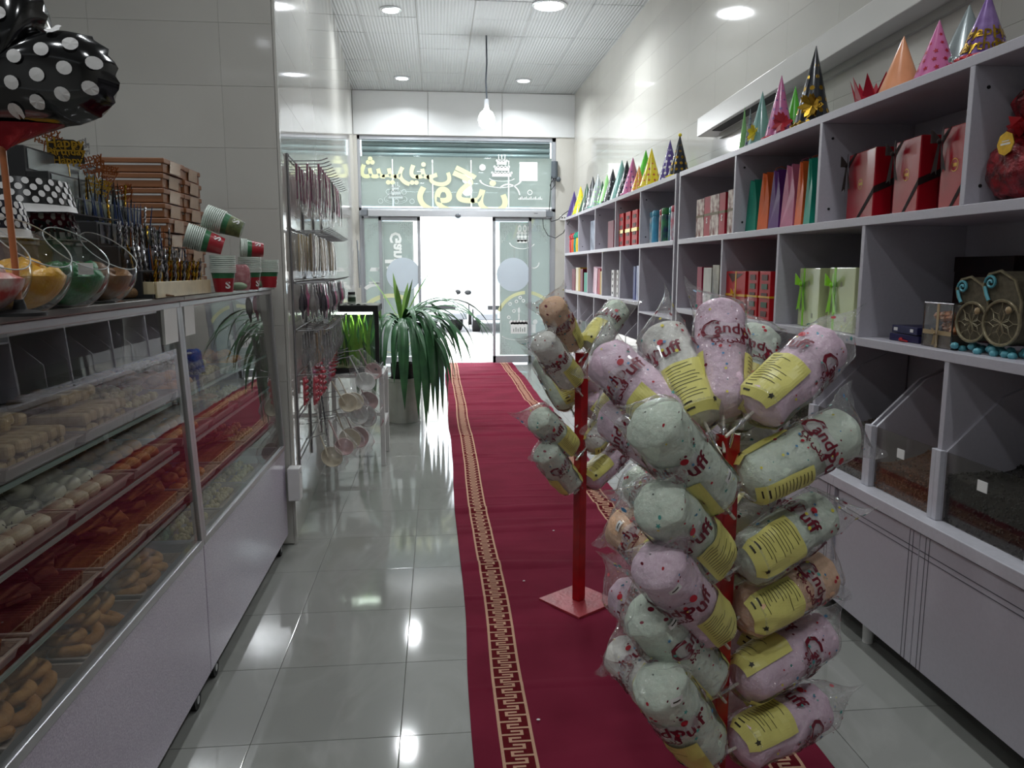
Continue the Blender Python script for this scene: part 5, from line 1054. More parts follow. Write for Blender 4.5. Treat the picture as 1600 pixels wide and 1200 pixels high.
# --- third bay of the second row
NAVY = col('navy_purple_box', '2c2a4e', .3)
for k in range(2):
    o = thing('flat_carton', ['lower flat navy purple carton near the divider', 'upper flat navy purple carton with two small labels'][k], 'box', (SX+.16, ys(1428, SX+.08)-.01*k, Z3+.001+.031*k), (0, 0, .06-.1*k), 'flat navy cartons'); B(MB().box(-.1, .1, -.085, .085, 0, .028), 'box_body', NAVY, o, bevel=.002)
    if k: B(MB().box(-.1012, -.1, .045, .07, .008, .02).box(-.1012, -.1, -.06, -.04, .008, .02), 'label_patch', WB, o)
    else: B(MB().sphere((-.105, .01, .008), .008, 8).tube([(-.105, .012, .004), (-.108, -.01, .006), (-.105, -.03, .003)], .003, 5), 'red_seal', REDP, o)
gbx = thing('clear_gift_box', 'clear foil edged gift box of amber sweets with a cream ribbon', 'gift box', (SX+.04, ys(1502, SX+.05)+.0, Z3+.001), (0, 0, -.05)); L_ = ys(1452, SX+.05)-ys(1502, SX+.05); h_ = .155
B(MB().box(.002, .09, .003, L_-.003, 0, .05), 'carton', col('brown_carton', '4a382a', .5), gbx, bevel=.002); 
m = MB()
for k in range(16): m.sphere((.03+.02*(k % 3), L_*(.2+.6*((k*7) % 16)/16), .06+.06*((k*5) % 16)/16), .018, 8, 0, (1, 1, .8))
B(m, 'sweets', M('amber_sweets', 'b4682c', .35, var=(40, .3)), gbx, smooth=50)['kind'] = 'stuff'
B(MB().box(0, .092, 0, L_, .0, h_), 'clear_cover', CLEARP, gbx, bevel=.003); fr_ = MB()
for (a, b) in (((0, 0, 0), (0, 0, h_)), ((0, L_, 0), (0, L_, h_)), ((0, 0, h_), (0, L_, h_)), ((.092, 0, h_), (0, 0, h_)), ((.092, L_, h_), (0, L_, h_))): fr_.cyl(a, b, .003, .003, 6)
B(fr_, 'foil_edge', SILVER, gbx); CR = col('cream_ribbon', 'a08a68', .4); B(MB().box(-.002, -.0005, L_*.46, L_*.54, 0, h_).box(-.002, -.0005, 0, L_, .045, .06), 'ribbon', CR, gbx); bow(gbx, CR, (-.003, L_*.5, .05), .026)
# two round wicker wagons with turquoise scrolls
WIC = M('silver_wicker', '9a9074', .35, .4, var=(60, .4)); TUR = M('turquoise_resin', '5aa2ae', .35, var=(20, .2)); INN = M('dark_weave', '645c4a', .6, var=(70, .4))
for k, (px, rr0) in enumerate(((1527, .064), (1574, .070))):
    o = thing('wicker_carriage', ['far silver wicker carriage ornament with turquoise scroll', 'near silver wicker carriage ornament with turquoise scroll'][k], 'ornament', (SX+.05, ys(px, SX+.05), Z3+.001), (0, 0, .1), 'wicker carriage ornaments'); cz = .036+rr0
    wh = MB(); pts = [(0, rr0*math.cos(a), cz+rr0*math.sin(a)) for a in [2*PI*q/28 for q in range(29)]]; wh.tube(pts, .0055, 6)
    B(wh, 'wheel_rim', WIC, o, smooth=60); sp = MB()
    for q in range(8):
        a = PI*q/4; sp.tube([(0, 0, cz), (-.002, rr0*.4*math.cos(a+.5), cz+rr0*.4*math.sin(a+.5)), (0, rr0*.68*math.cos(a), cz+rr0*.68*math.sin(a)), (-.002, rr0*.4*math.cos(a-.5), cz+rr0*.4*math.sin(a-.5)), (0, 0, cz)], .0016, 4); sp.tube([(0, rr0*.68*math.cos(a), cz+rr0*.68*math.sin(a)), (0, rr0*math.cos(a), cz+rr0*math.sin(a))], .002, 4)
    B(sp, 'spokes', WIC, o, smooth=60)['kind'] = 'stuff'
    B(MB().lathe([(.001, 0), (rr0, 0), (rr0, .10), (.001, .10)], 28, 0, Matrix.Translation((.008, 0, cz)) @ Matrix.Rotation(PI/2, 4, 'Y')), 'drum', INN, o, smooth=40)
    # tear shaped hood rising to the scroll
    hood = [(0, rr0*math.cos(a), cz+rr0*math.sin(a)) for a in [-.3+q*.12 for q in range(12)]]+[(0, rr0*.25+.0*q, cz+rr0*.95+.013*q) for q in range(0, 1)]
    hp = [(rr0*math.cos(a), cz+rr0*math.sin(a)) for a in [-.2+.15*q for q in range(9)]]; top = [(rr0*.95, cz+rr0*1.1), (rr0*.9, cz+rr0*1.7), (rr0*.3, cz+rr0*2.15), (-rr0*.5, cz+rr0*2.2)]
    arc = [(-rr0*1.0, cz+rr0*.2), (-rr0*1.02, cz+rr0*1.0), (-rr0*.6, cz+rr0*1.9), (rr0*.2, cz+rr0*2.3), (rr0*.85, cz+rr0*2.15), (rr0*1.12, cz+rr0*1.7), (rr0*1.0, cz+rr0*1.25), (rr0*.72, cz+rr0*.95)]
    B(MB().tube([(-.002, p[0], p[1]) for p in arc], .0055, 6), 'hood_rim', WIC, o, smooth=60)
    B(MB().prism([(p[0]*.97, p[1]) for p in arc]+[(0, cz+rr0*.9)], .004, .10, 'x'), 'hood', INN, o, bevel=.002)
    sc2 = MB().tube([(-.006, rr0*.68+rr0*.34*(1-q/22)*math.cos(q*.5), cz+rr0*1.78+rr0*.34*(1-q/22)*math.sin(q*.5)) for q in range(20)], .0045, 6).tube([(-.006, rr0*1.0, cz+rr0*1.6), (-.006, rr0*.85, cz+rr0*1.2), (-.006, rr0*.72, cz+rr0*.98)], .006, 6)
    B(sc2, 'scroll', TUR, o, smooth=60)
    ft_ = MB()
    for q in range(14): ft_.sphere((R.uniform(-.01, .08), -rr0*.95+rr0*1.9*q/13, .012+.006*math.sin(q*2)), .015, 6, 0, (1, 1, .8))
    B(ft_, 'turquoise_base', TUR, o, smooth=60)['kind'] = 'stuff'
    B(MB().sphere((-.008, -rr0*.45, cz+rr0*.6), .012, 8, 0, (.5, 1, 1)), 'rosette', CR, o, smooth=60)
o, w_, l_, h_ = sbox(XBK-.11, XBK-.03, ys(1590, 2.04), ys(1497, 2.04), Z3+.001, Z3+.32, col('black_red_box', '171012', .3, '3a1216', 5), 'gift_box', 'large black box with a faint red pattern behind the carriages', 'gift box'); B(MB().box(-w_-.002, w_+.002, -l_-.002, l_+.002, h_*.82, h_+.001), 'lid', MATS['black_red_box'], o, bevel=.002)
# --- far unit, top row
for k in range(5):
    y = 10.12-k*.16; o = thing('toy_figure', ['red and white', 'orange', 'teal', 'yellow', 'teal and red'][k]+' bright toy bottle in the farthest top bay', 'toy', (SX+.08, y, Z2+.001), (0, 0, 0), 'bright toy bottles in the farthest bay'); c = [REDD, cg['orange'], cg['teal'], col('yellow_toy', 'd9b42a'), cg['teal']][k]
    B(MB().lathe([(.045, 0), (.05, .08), (.045, .17), (.02, .20)], 12), 'bottle_body', c, o, smooth=50); B(MB().lathe([(.05, .18), (.055, .21), (.03, .25), (.001, .255)], 12), 'cap', [REDP, REDD, c, cg['teal'], REDD][k], o, smooth=50)
def books(pxs, row, top, cols, labels, grp, lean=None, depth=.2):
    for k, (pa, pb) in enumerate(pxs):
        ya, yb = ys(pa), ys(pb); sbook, w_, l_, h_ = sbox(SX+.05, SX+.05+depth, yb+.003, ya-.003, row+.001, zt(pb, top[k]), cols[k], 'book', labels[k], 'book', grp, lean=(lean or [0]*9)[k])
        B(MB().box(-w_+.004, w_+.002, -l_+.006, l_-.006, .004, h_-.004), 'pages', PAPER, sbook)
books([(922, 929)], Z2, [344], [col('navy_spine', '26304e', .3, '8a94a8', 9)], ['dark blue patterned book in the second farthest top bay'], None)
books([(949, 958)], Z2, [344], [col('maroon_spine', '6e2438')], ['maroon book with a round white dot in the top row'], None)
for k, (pa, pb) in enumerate(((969, 977), (979, 988), (989, 999))):
    o, w_, l_, h_ = sbox(SX+.03, SX+.2, ys(pb)+.02, ys(pa)-.02, Z2+.001, zt(pb, 333+k*1-4*k), RDP, 'gift_box', ['far', 'middle', 'near'][k]+' red gift box with gold band in the far top row', 'gift box', 'red gold banded boxes in the far top row'); B(MB().box(-w_-.004, w_+.001, -l_-.004, l_+.004, h_*.4, h_*.5), 'gold_band', GOLD, o)
    for i in range(4): B(MB().box(-w_-.003, -w_+.001, -l_*.55, l_*.55, h_*(.06+i*.24), h_*(.16+i*.24)), 'window_print', BRW, o)
cb = [('4a5a7a', 'd0b040'), ('c8ccd0', '4aa0c0'), ('3f8ab0', '4aa0c0'), ('b8b0a8', 'a83040'), ('2c3a5a', '3a8a4a'), ('2c4a6a', '3aa0a0'), ('c0c8d0', 'b84058')]
for k, (a, b) in enumerate(cb):
    px = 1010+k*7.4; o = thing('drink_bottle', '%s drink bottle with %s cap in the wide top bay' % (['grey blue', 'white', 'bright blue', 'pale', 'navy', 'dark blue', 'white striped'][k], ['yellow', 'blue', 'turquoise', 'crimson', 'green', 'teal', 'pink'][k]), 'bottle', (SX+.09+.02*(k % 2), ys(px, SX+.09), Z2+.001), group='drink bottles in the wide top bay')
    B(MB().lathe([(.036, 0), (.04, .01), (.04, .20), (.034, .215)], 18), 'bottle_body', M('bottle_body_%d' % k, a, .2, var=(14, .4, b)), o, smooth=45); B(MB().lathe([(.036, .216), (.038, .225), (.037, .255), (.03, .263), (.001, .264)], 18), 'cap', M('bottle_cap_%d' % k, b, .3, var=(9, .05)), o, smooth=45)
# second row of the far unit
books([(894, 899), (900, 904), (904, 907), (907, 911), (913, 918)], Z3, [420, 418, 418, 420, 426], [col('dark_red_spine', '6e1c30'), col('ivory_spine', 'd8d0b8'), col('ochre_spine', 'b09030'), MATS['dark_red_spine'], cg['teal']], ['dark red book at the far end of the lower bay', 'ivory book beside the dark red one', 'ochre book beside the ivory one', 'second dark red book beside the ochre one', 'short teal book leaning on the divider'], 'books in the farthest lower bay')
books([(927, 933), (934, 938), (938, 941)], Z3, [418, 420, 424], [col('pinkish_spine', 'd8b8c4'), REDC, MATS['ochre_spine']], ['pale pink book leaning toward the doors', 'crimson book leaning beside the pale pink one', 'thin ochre book beside the crimson one'], 'books in the second lower bay', lean=[.12, .08, 0])
for k, (pa, pb) in enumerate(((957, 962), (965, 969))):
    o, w_, l_, h_ = sbox(SX+.04, SX+.18, ys(pb)+.02, ys(pa)-.02, Z3+.001, zt(pb, 422), WB, 'card_box', ['far', 'near'][k]+' slim white box with dark prints in the lower row', 'box', 'slim white printed boxes')
    B(MB().add(*[[(-w_-.001, -l_*.6, h_*(.1+.2*i)) for i in range(0)], []]).box(-w_-.0012, -w_, -l_*.4, l_*.4, h_*.1, h_*.18).box(-w_-.0012, -w_, -l_*.3, l_*.3, h_*.35, h_*.45).box(-w_-.0012, -w_, -l_*.4, l_*.2, h_*.6, h_*.7).box(-w_-.0012, -w_, -l_*.3, l_*.4, h_*.82, h_*.9), 'dark_print', BLACKM, o)['kind'] = 'stuff'
books([(990, 994), (995, 1000)], Z3, [416, 415], [col('royal_spine', '26357e'), col('royal_spine_b', '1f2c6a', .3, '8a94c0', 7)], ['royal blue book in the narrow lower bay', 'darker blue book with pale spots against the divider'], 'blue books in the lower row')
# ============================================================ PARTY HATS
def hat(px, yb_, yt, cols, label, dots=None, trim=None, k=2.6, star=False, x=SX+.12, txt=None, wide=None, pom=None, burst=None):
    b = AX(px, yb_, x); zb = Z1+.001; y = b.y; d = math.hypot(x, y); zt_ = AX(px, yt, x).z
    # follow the ray through the tip at this distance
    h_ = max(.08, AY(px, yt, y).z-zb); r = h_/k if wide is None else wide
    o = thing('party_hat', label, 'party hat', (x, y, zb), (0, 0, R.uniform(0, 1)), 'party hats along the top of the shelves')
    B(MB().lathe([(r, 0), (r*.02, h_), (.0005, h_+.002)], 28, caps=False), 'cone', cols, o, smooth=50)
    if dots:
        m = MB(); rows = 6; dr = max(.006, r*.14)
        for j in range(rows):
            f_ = .06+j*.14; rr_ = r*(1-f_); n = max(3, int(2*PI*rr_/(dr*3.2)))
            for i in range(n):
                a = 2*PI*(i+.5*(j % 2))/n+j; kk_ = 10 if star else 8; dd = dr*(.9 if j < 4 else .7)
                vs = []
                for q in range(kk_):
                    s_ = (dd if (not star or q % 2) else dd*.45); aa = a+s_*math.cos(2*PI*q/kk_)/max(rr_, .01); z = h_*f_+s_*math.sin(2*PI*q/kk_); rz = r*(1-z/h_)+.0015; vs.append((rz*math.cos(aa), rz*math.sin(aa), z))
                m.add(vs, [tuple(range(kk_))])
        B(m, 'pattern', dots, o)
    if trim:
        m = MB(); n = 40; vs = []
        for i in range(n+1):
            a = 2*PI*i/n; r2 = r*1.0+.004+(.010 if i % 2 else .0); vs += [(r*.98*math.cos(a), r*.98*math.sin(a), .024), (r2*math.cos(a), r2*math.sin(a), .012+.004*(i % 2)), (r*1.01*math.cos(a), r*1.01*math.sin(a), 0)]
        m.add(vs, [(3*i+q, 3*i+3+q, 3*i+4+q, 3*i+1+q) for i in range(n) for q in (0, 1)]); B(m, 'ruffle_trim', trim, o)
    if txt:
        m = MB()
        for q, t_ in enumerate(txt.split()):
            v, f = text_geo(t_, r*.55, .001); zz = h_*(.42-.2*q)
            for a0 in (0, PI, PI/2, -PI/2): m.add([((r*(1-(zz+a[1])/h_)+.003)*math.cos(a0+a[0]/(r*(1-zz/h_))), (r*(1-(zz+a[1])/h_)+.003)*math.sin(a0+a[0]/(r*(1-zz/h_))), zz+a[1]) for a in v], f)
        B(m, 'lettering', GOLD, o)
    if pom: B(MB().sphere((0, 0, h_), .014, 10), 'pompom', pom, o, smooth=60)
    if burst: 
        m = MB(); c = Vector((-r*.75, -r*.35, h_*.25))
        for q in range(30):
            a = R.uniform(0, 6.28); d = Vector((-.25+R.uniform(-.3, .1), math.cos(a), math.sin(a)*.9))*R.uniform(.4, .8)*r; s_ = Vector((0, -d.z, d.y)).normalized()*r*.14; m.add([c, c+d*.7+s_, c+d, c+d*.7-s_], [(0, 1, 2, 3)])
        B(m, 'foil_burst', burst, o)
    return o
hc = lambda n, c, m_=0, c2=None: M('hat_'+n, c, .22, m_, var=(10, .15) if not c2 else (14, .4, c2))
PUR = hc('purple', '4a3a78'); GRE = hc('green', '5cc23a'); DGR = hc('dark_green', '2a4a34'); BLK = hc('black', '23252a'); GRY = hc('grey', '8a9494', .2); LGR = hc('light_green', '8ac07a'); PNK = hc('pink', 'c06a98'); YLW = hc('yellow', 'dcc828'); ORA = hc('orange', 'd88a30'); PEA = hc('peach', 'd8946c'); TEA = hc('teal', '7aa8a0'); LIL = hc('sequin_purple', '6a4a88', .3, '9a80b0'); CLR = clear('clear_hat_sleeve', (.92, .94, .94), .09, veil=.12)
H_ = [(897, 328, 299, PUR, None, None, 'small dark purple party hat at the far end of the shelf top'), (907, 327, 291, YLW, GRE, None, 'yellow party hat with green spots near the far end'), (917, 320, 287, DGR, None, None, 'thin dark green party hat in the far cluster'), (926, 316, 276, BLK, GRY, None, 'black party hat with grey spots in the far cluster'), (934, 316, 272, GRY, LGR, TEA, 'grey green party hat with a ruffle in the far cluster'), (941, 312, 283, DGR, GRE, None, 'dark green party hat with bright spots'), (948, 310, 273, LGR, None, TEA, 'light green party hat with teal ruffle'), (957, 307, 264, BLK, GRY, BLK, 'black ruffled party hat left of the grey one'), (971, 300, 250, TEA, None, None, 'tall grey teal party hat left of the black spotted one'), (979, 297, 251, BLK, GRY, None, 'black party hat between grey teal and pink'), (988, 299, 246, PNK, PUR, PNK, 'pink striped party hat with a pink ruffle'), (998, 289, 259, ORA, YLW, None, 'small orange party hat beside the green one'), (1008, 286, 235, GRE, LGR, None, 'bright green party hat behind the yellow one'), (1017, 284, 232, YLW, REDD, YLW, 'big yellow party hat with red spots'), (1046, 269, 219, PUR, WB, None, 'purple party hat with white spots'), (1061, 264, 211, BLK, GOLD, YLW, 'black and gold party hat with a yellow pompom'),
 (1161, 235, 167, LGR, None, GRE, 'slim green and clear party hat at the duct end'), (1170, 230, 169, GRY, PUR, PUR, 'slim white party hat with a purple rim'), (1188, 224, 143, TEA, None, None, 'grey party hat with a yellow sunburst'), (1217, 212, 118, PNK, LIL, REDD, 'pink and lilac party hat with red glitter ruffle'), (1240, 196, 135, GRE, None, None, 'plain green party hat behind the black and gold one'), (1269, 190, 72, BLK, GOLD, GOLD, 'tall black and gold party hat with gold burst')]
for i, (px, yb_, yt, c, dt, tm, lb) in enumerate(H_):
    hat(px, yb_, yt, c, lb, dots=dt, trim=tm, k=3.3 if px < 1030 else (3.6 if px < 1100 else 4.2), star=(i % 3 == 1), x=SX+.12+(.10 if px in (1240, 1008) else 0), pom=YLW if px == 1061 else None, burst=GOLD if px == 1269 else (YLW if px == 1188 else (REDD if px == 1217 else (GOLD if px == 1240 else None))), wide=.03 if px in (1161, 1170) else None)
hat(1407, 134, 57, PEA, 'plain peach party hat among red paper spikes', k=2.6); hat(1462, 112, 32, PNK, 'pink party hat with a dark fox face print', dots=REDC, k=2.7, star=True); hat(1508, 92, 8, GRY, 'pale grey party hat behind the sequinned purple one', k=2.3, x=SX+.26)
hat(1538, 78, -12, LIL, 'sequinned purple Happy Birthday party hat with a red rim', trim=REDD, k=1.75, txt='Happy Birthday', wide=.085)
m = MB(); pcr = AX(1385, 140, SX+.1); cr_ = thing('folded_paper_spikes', 'red folded paper star with sharp spikes beside the peach hat', 'paper star', (SX+.09, AX(1368, 146, SX+.09).y, Z1+.001))
for q in range(9): a = 2*PI*q/9; b = a+2*PI/9; c = (a+b)/2; r = .075; m.add([(r*math.cos(a), r*math.sin(a), 0), (r*math.cos(b), r*math.sin(b), 0), (r*math.cos(b), r*math.sin(b), .02), (r*1.35*math.cos(c), r*1.35*math.sin(c), .10), (r*math.cos(a), r*math.sin(a), .02)], [(0, 1, 2, 3, 4)])
B(m, 'spiked_band', REDC, cr_)
pk = thing('small_soft_toy', 'small grey and navy ornament at the foot of the pink fox hat', 'toy', (SX+.05, ys(1470, SX+.05), Z1+.001)); B(MB().sphere((0, 0, .018), .018, 10).sphere((-.005, .02, .03), .012, 8), 'toy_body', GRY, pk, smooth=60); B(MB().sphere((0, -.025, .014), .014, 10, 0, (1, 1.4, .8)), 'navy_patch', NAVY, pk, smooth=60)
# blue cloth over a stool at the far end of the cabinets
stl = thing('stool', 'white stool under a blue cloth at the far end of the cabinets', 'stool', (1.95, 11.15, 0))
B(MB().box(-.19, .17, -.19, .19, .55, .58), 'seat', WHITEP, stl, bevel=.01)
for a in (-1, 1):
    for b in (-1, 1): B(MB().cyl((a*.15-.01, b*.17, 0), (a*.13-.01, b*.14, .55), .016, .016, 8), 'leg', WHITEP, stl, smooth=40)
m = MB(); m.grid(lambda u, v: (1.94+(-.215+.40*u)*(1+.05*math.sin(v*20)), 11.15+(-.215+.43*v), .592-(max(0, abs(u-.5)*2-.86)*2.4+max(0, abs(v-.5)*2-.86)*2.6)+.012*math.sin(u*26)*math.cos(v*19)), 30, 30)
tag(B(m, 'blue_cloth', M('blue_cloth', '1f3f86', .9, var=(14, .2)), smooth=60), 'blue cloth draped over the white stool beside the doors', 'cloth')
# ============================================================ HOOK RACK ON THE LEFT WALL
def lw(s, off, z): return LW(s, off, z)
rk = thing('hook_rack', 'wire hook rack on the left wall hung with packaged kitchen tools', 'display rack', (0, 0, 0))
WIRE = M('zinc_wire', '9a9a9c', .35, .8, var=(30, .1))
S0, S1 = .25, 2.2
for s_ in (S0, .9, 1.55, S1): B(MB().cyl(lw(s_, .012, .30), lw(s_, .012, 2.12), .006, .006, 6), 'upright', WIRE, rk, smooth=40)
for z in [2.11, 1.72, 1.43, 1.16, .90, .66, .42]: B(MB().cyl(lw(S0, .018, z), lw(S1, .018, z), .005, .005, 6), 'cross_wire', WIRE, rk, smooth=40)
tool_mats = {}
CARD = {k: M('pack_'+k, c, .4, var=(18, .3, c2)) for k, c, c2 in (('plum', '5a2440', '8c3a60'), ('pink', 'a03a68', 'd08aa8'), ('night', '22222c', '3c3440'), ('gold', '8a7450', 'b8a47c'), ('cream', 'b8a890', '8a7860'), ('grey', '7c7876', 'a8a4a0'), ('red', 'a02838', 'c84a58'), ('silver', '9c9c9c', '6a6a6c'), ('wood', 'a88c68', '80664a'))}
def pack_mesh(kind, mat):
    m = MB()
    if kind == 'spatula': m.box(-.018, .018, -.003, .003, -.20, -.10).cyl((0, 0, -.10), (0, 0, -.01), .006, .006, 8)
    elif kind == 'flat': m.box(-.03, .03, -.003, .003, -.22, -.012)
    elif kind == 'flask': m.lathe([(.003, -.01), (.006, -.05), (.018, -.09), (.020, -.14), (.008, -.16), (.004, -.2)], 10)
    elif kind == 'whisk':
        m.cyl((0, 0, -.02), (0, 0, -.1), .007, .007, 8)
        for q in range(4): a = PI*q/4; m.tube([(0, 0, -.1), (.02*math.cos(a), .02*math.sin(a), -.15), (.012*math.cos(a), .012*math.sin(a), -.19), (0, 0, -.2), (-.012*math.cos(a), -.012*math.sin(a), -.19), (-.02*math.cos(a), -.02*math.sin(a), -.15), (0, 0, -.1)], .0015, 4)
    elif kind == 'mould':
        m.box(-.035, .035, -.004, .004, -.17, -.01)
        for i in range(2):
            for j in range(4): m.sphere((-.016+.032*i, -.007, -.035-.036*j), .012, 8)
    return m.mesh('tool', mat, smooth=50)
wrap_me = {}
def wrap_mesh(h, w_):
    if (h, w_) not in wrap_me: wrap_me[(h, w_)] = MB().grid(lambda u, v: ((w_*(.85+.15*math.sin(9*u+v*5)))*math.cos(2*PI*u), .010*math.sin(2*PI*u)*(math.sin(PI*v)+.2), -h*v-.004), 12, 6, closed=True).mesh('clear_wrap', CLEARP, smooth=70)
    return wrap_me[(h, w_)]
rows = [(2.08, 'spatula', ['plum', 'plum', 'pink', 'night', 'plum', 'pink', 'night'], .26, 3, 'plum and black handled spatula'), (1.70, 'flat', ['gold', 'cream', 'gold', 'grey', 'gold', 'cream'], .25, 2, 'gold and cream carded tool'), (1.41, 'flask', ['night', 'grey', 'night', 'silver', 'pink'], .22, 3, 'dark handled scoop'), (1.14, 'whisk', ['silver', 'grey', 'silver', 'wood'], .22, 3, 'silver wire whisk'), (.885, 'mould', ['red', 'red', 'grey', 'red', 'pink'], .2, 2, 'red silicone mould')]
TM_ = {}
ang_w = math.atan2(LN.y, LN.x)
for ri, (z, kind, cols, h, n, nm) in enumerate(rows):
    hooks = 14 if kind != 'mould' else 9
    for hk in range(hooks):
        s_ = .33+hk*(1.75/(hooks-1)); L_ = .20
        B(MB().tube([lw(s_, .015, z+.01), lw(s_, .02+L_*.8, z+.015), lw(s_, .02+L_, z+.03)], .003, 5), 'hook', WIRE, rk, smooth=60)
        for q in range(n):
            cn_ = cols[(hk*2+q) % len(cols)] if kind != 'spatula' else cols[hk*len(cols)//hooks]; key = (kind, cn_)
            if key not in TM_: TM_[key] = pack_mesh(kind, CARD[cn_])
            off = .05+q*.06; p = lw(s_, off, z+.006)
            o = tag(ob('kitchen_tool', None, None, p, (R.uniform(-.05, .05), R.uniform(-.04, .04), ang_w+PI/2+R.uniform(-.3, .3))), '%s, %s on the %s hook of rack row %s' % (nm.replace('plum and black', {'plum': 'plum', 'pink': 'pink', 'night': 'black'}.get(cn_, 'plum')).replace('red silicone', {'red': 'red silicone', 'grey': 'grey', 'pink': 'pink'}.get(cn_, 'red')), ['innermost', 'second', 'outermost'][q if n == 3 else q*2], ORD[hk], ['one', 'two', 'three', 'four', 'five'][ri]), 'kitchen tool', '%ss on the hook rack' % nm)
            ob('tool', TM_[key], o); ob('clear_wrap', wrap_mesh(h, .034 if kind != 'mould' else .042), o); 
# ladles and brushes in clear wraps, bigger, lower down
LAD = M('cream_ladle', 'c9bfa8', .4, var=(20, .08)); LADW = M('white_ladle', 'cfd0cc', .4, var=(20, .06)); PNKL = M('pinkish_ladle', 'b79a98', .4, var=(20, .1))
def ladle(p, L_, tilt, mat, label, r=.045):
    o = thing('wrapped_ladle', label, 'ladle', tuple(p), (tilt[0], tilt[1], ang_w), 'wrapped ladles hanging low on the hook rack')
    B(MB().box(-.004, .004, -.009, .009, -L_, 0), 'handle', mat, o, bevel=.002)
    c = Vector((.02, 0, -L_-.01)); m = MB().lathe([(.001, -r*.8), (r*.7, -r*.6), (r, 0), (r*.96, .002), (r*.66, -r*.52), (.001, -r*.7)], 20, 0, Matrix.Translation(c) @ Matrix.Rotation(-1.05, 4, 'Z') @ Matrix.Rotation(1.25, 4, 'Y'), caps=False)
    B(m, 'cup', mat, o, smooth=60)
    B(MB().grid(lambda u, v: ((.022+(r+.026-.022)*min(1, v*1.5)*(1 if v < .9 else .6))*math.cos(2*PI*u)+.01*v+.004*math.sin(9*u+11*v), (.018+(r+.022-.018)*min(1, v*1.4)*(1 if v < .9 else .6))*math.sin(2*PI*u), -(L_+r*1.9)*v+.01), 20, 14, closed=True), 'clear_wrap', CLEARP, o, smooth=70)
lads = [(.55, .10, .62, .14, LAD, 'front lowest cream ladle of the rack, tilted', .045), (.62, .15, .70, .18, PNKL, 'pinkish wrapped ladle above the lowest cream one', .04), (.95, .17, .70, .20, LAD, 'cream wrapped ladle under the second wire hook', .05), (1.05, .22, .66, .18, PNKL, 'pinkish wrapped ladle right of the cream one', .05), (1.30, .20, .78, .2, LADW, 'white wrapped ladle bent outward low on the rack', .05), (1.35, .26, .74, .18, LADW, 'lowest white wrapped ladle on the right', .055), (.80, .16, .92, .17, LAD, 'cream wrapped ladle left of the middle pair', .042), (.98, .19, .92, .18, LAD, 'cream wrapped ladle of the middle pair with round cup', .045), (1.45, .24, 1.0, .20, LADW, 'white wrapped ladle under the fish tank corner', .05), (1.62, .30, 1.03, .18, PNKL, 'pinkish wrapped ladle nearest the fish tank leg', .045), (1.5, .27, .88, .22, PNKL, 'dark sheened wrapped ladle below the fish tank', .05), (1.25, .14, .60, .16, LADW, 'white wrapped ladle close to the wall', .04)]
for s_, off, z, L_, mt, lb, r in [(q[0], q[1], q[2]-.13, *q[3:6], q[6]*1.5) for q in lads]:
    B(MB().tube([lw(s_, .015, z-.02), lw(s_, off-.02, z-.004), lw(s_, off+.03, z+.012)], .003, 5), 'hook', WIRE, rk, smooth=60); ladle(lw(s_, off, z), L_, (R.uniform(-.2, .2), -R.uniform(.25, .5), 0), mt, lb, r)
for k, (s_, off, z) in enumerate(((.55, .06, .95), (.75, .09, .80))):
    o = thing('mesh_strip', ['long white lattice strip hanging near the rack front', 'dark wrapped strip behind the ladles'][k], 'kitchen tool', tuple(lw(s_, off, z)), (0, -.1, ang_w)); m = MB()
    for q in range(12): m.box(-.002, .002, -.022, .022, -.035*q-.03, -.035*q-.012)
    m.box(-.002, .002, -.024, -.018, -.44, 0).box(-.002, .002, .018, .024, -.44, 0); B(m, 'strip', [LADW, CARD['night']][k], o)
# ============================================================ FISH TANK ON ITS TABLE
AQ0, AQ1 = -.86, -.452; AY0, AY1 = 5.86, 6.30; AZ0, AZ1 = .715, 1.225
tb = thing('metal_table', 'white metal frame table carrying the fish tank', 'table', (0, 0, 0))
tx0, tx1, ty0, ty1 = AQ0-.01, AQ1+.035, AY0-.03, AY1+.03
for (x, y) in ((tx0+.015, ty0+.015), (tx1-.015, ty0+.015), (tx0+.015, ty1-.015), (tx1-.015, ty1-.015)): B(MB().box(x-.0175, x+.0175, y-.0175, y+.0175, 0, AZ0-.03), 'leg', WHITEP, tb, bevel=.002)
B(MB().box(tx0, tx1, ty0, ty1, AZ0-.03, AZ0-.002), 'table_top', WHITEP, tb, bevel=.002)
for z in (.30,): 
    B(MB().box(tx0, tx1, ty1-.03, ty1, z, z+.03), 'rail', WHITEP, tb); B(MB().box(tx1-.03, tx1, ty0+.02, ty1, z, z+.03), 'rail', WHITEP, tb); B(MB().box(tx0, tx0+.03, ty0+.02, ty1, z, z+.03), 'rail', WHITEP, tb)
aq = thing('fish_tank', 'glass fish tank with black rims and green plants on the white table', 'aquarium', (0, 0, 0))
m = MB(); t2 = .008
for (a, b, c, d) in ((AQ0, AQ1, AY0, AY0+t2), (AQ0, AQ1, AY1-t2, AY1), (AQ0, AQ0+t2, AY0+t2, AY1-t2), (AQ1-t2, AQ1, AY0+t2, AY1-t2)): B(MB().box(a, b, c, d, AZ0+.01, AZ1-.03), 'glass_pane', GLASS, aq)
def rim(z0, z1, w_, nm): B(MB().box(AQ0-.006, AQ1+.006, AY0-.006, AY0+w_, z0, z1).box(AQ0-.006, AQ1+.006, AY1-w_, AY1+.006, z0, z1).box(AQ0-.006, AQ0+w_, AY0+w_, AY1-w_, z0, z1).box(AQ1-w_, AQ1+.006, AY0+w_, AY1-w_, z0, z1), nm, BLACKM, aq)
rim(AZ0, AZ0+.035, .022, 'bottom_rim'); rim(AZ1-.045, AZ1+.002, .022, 'top_rim')
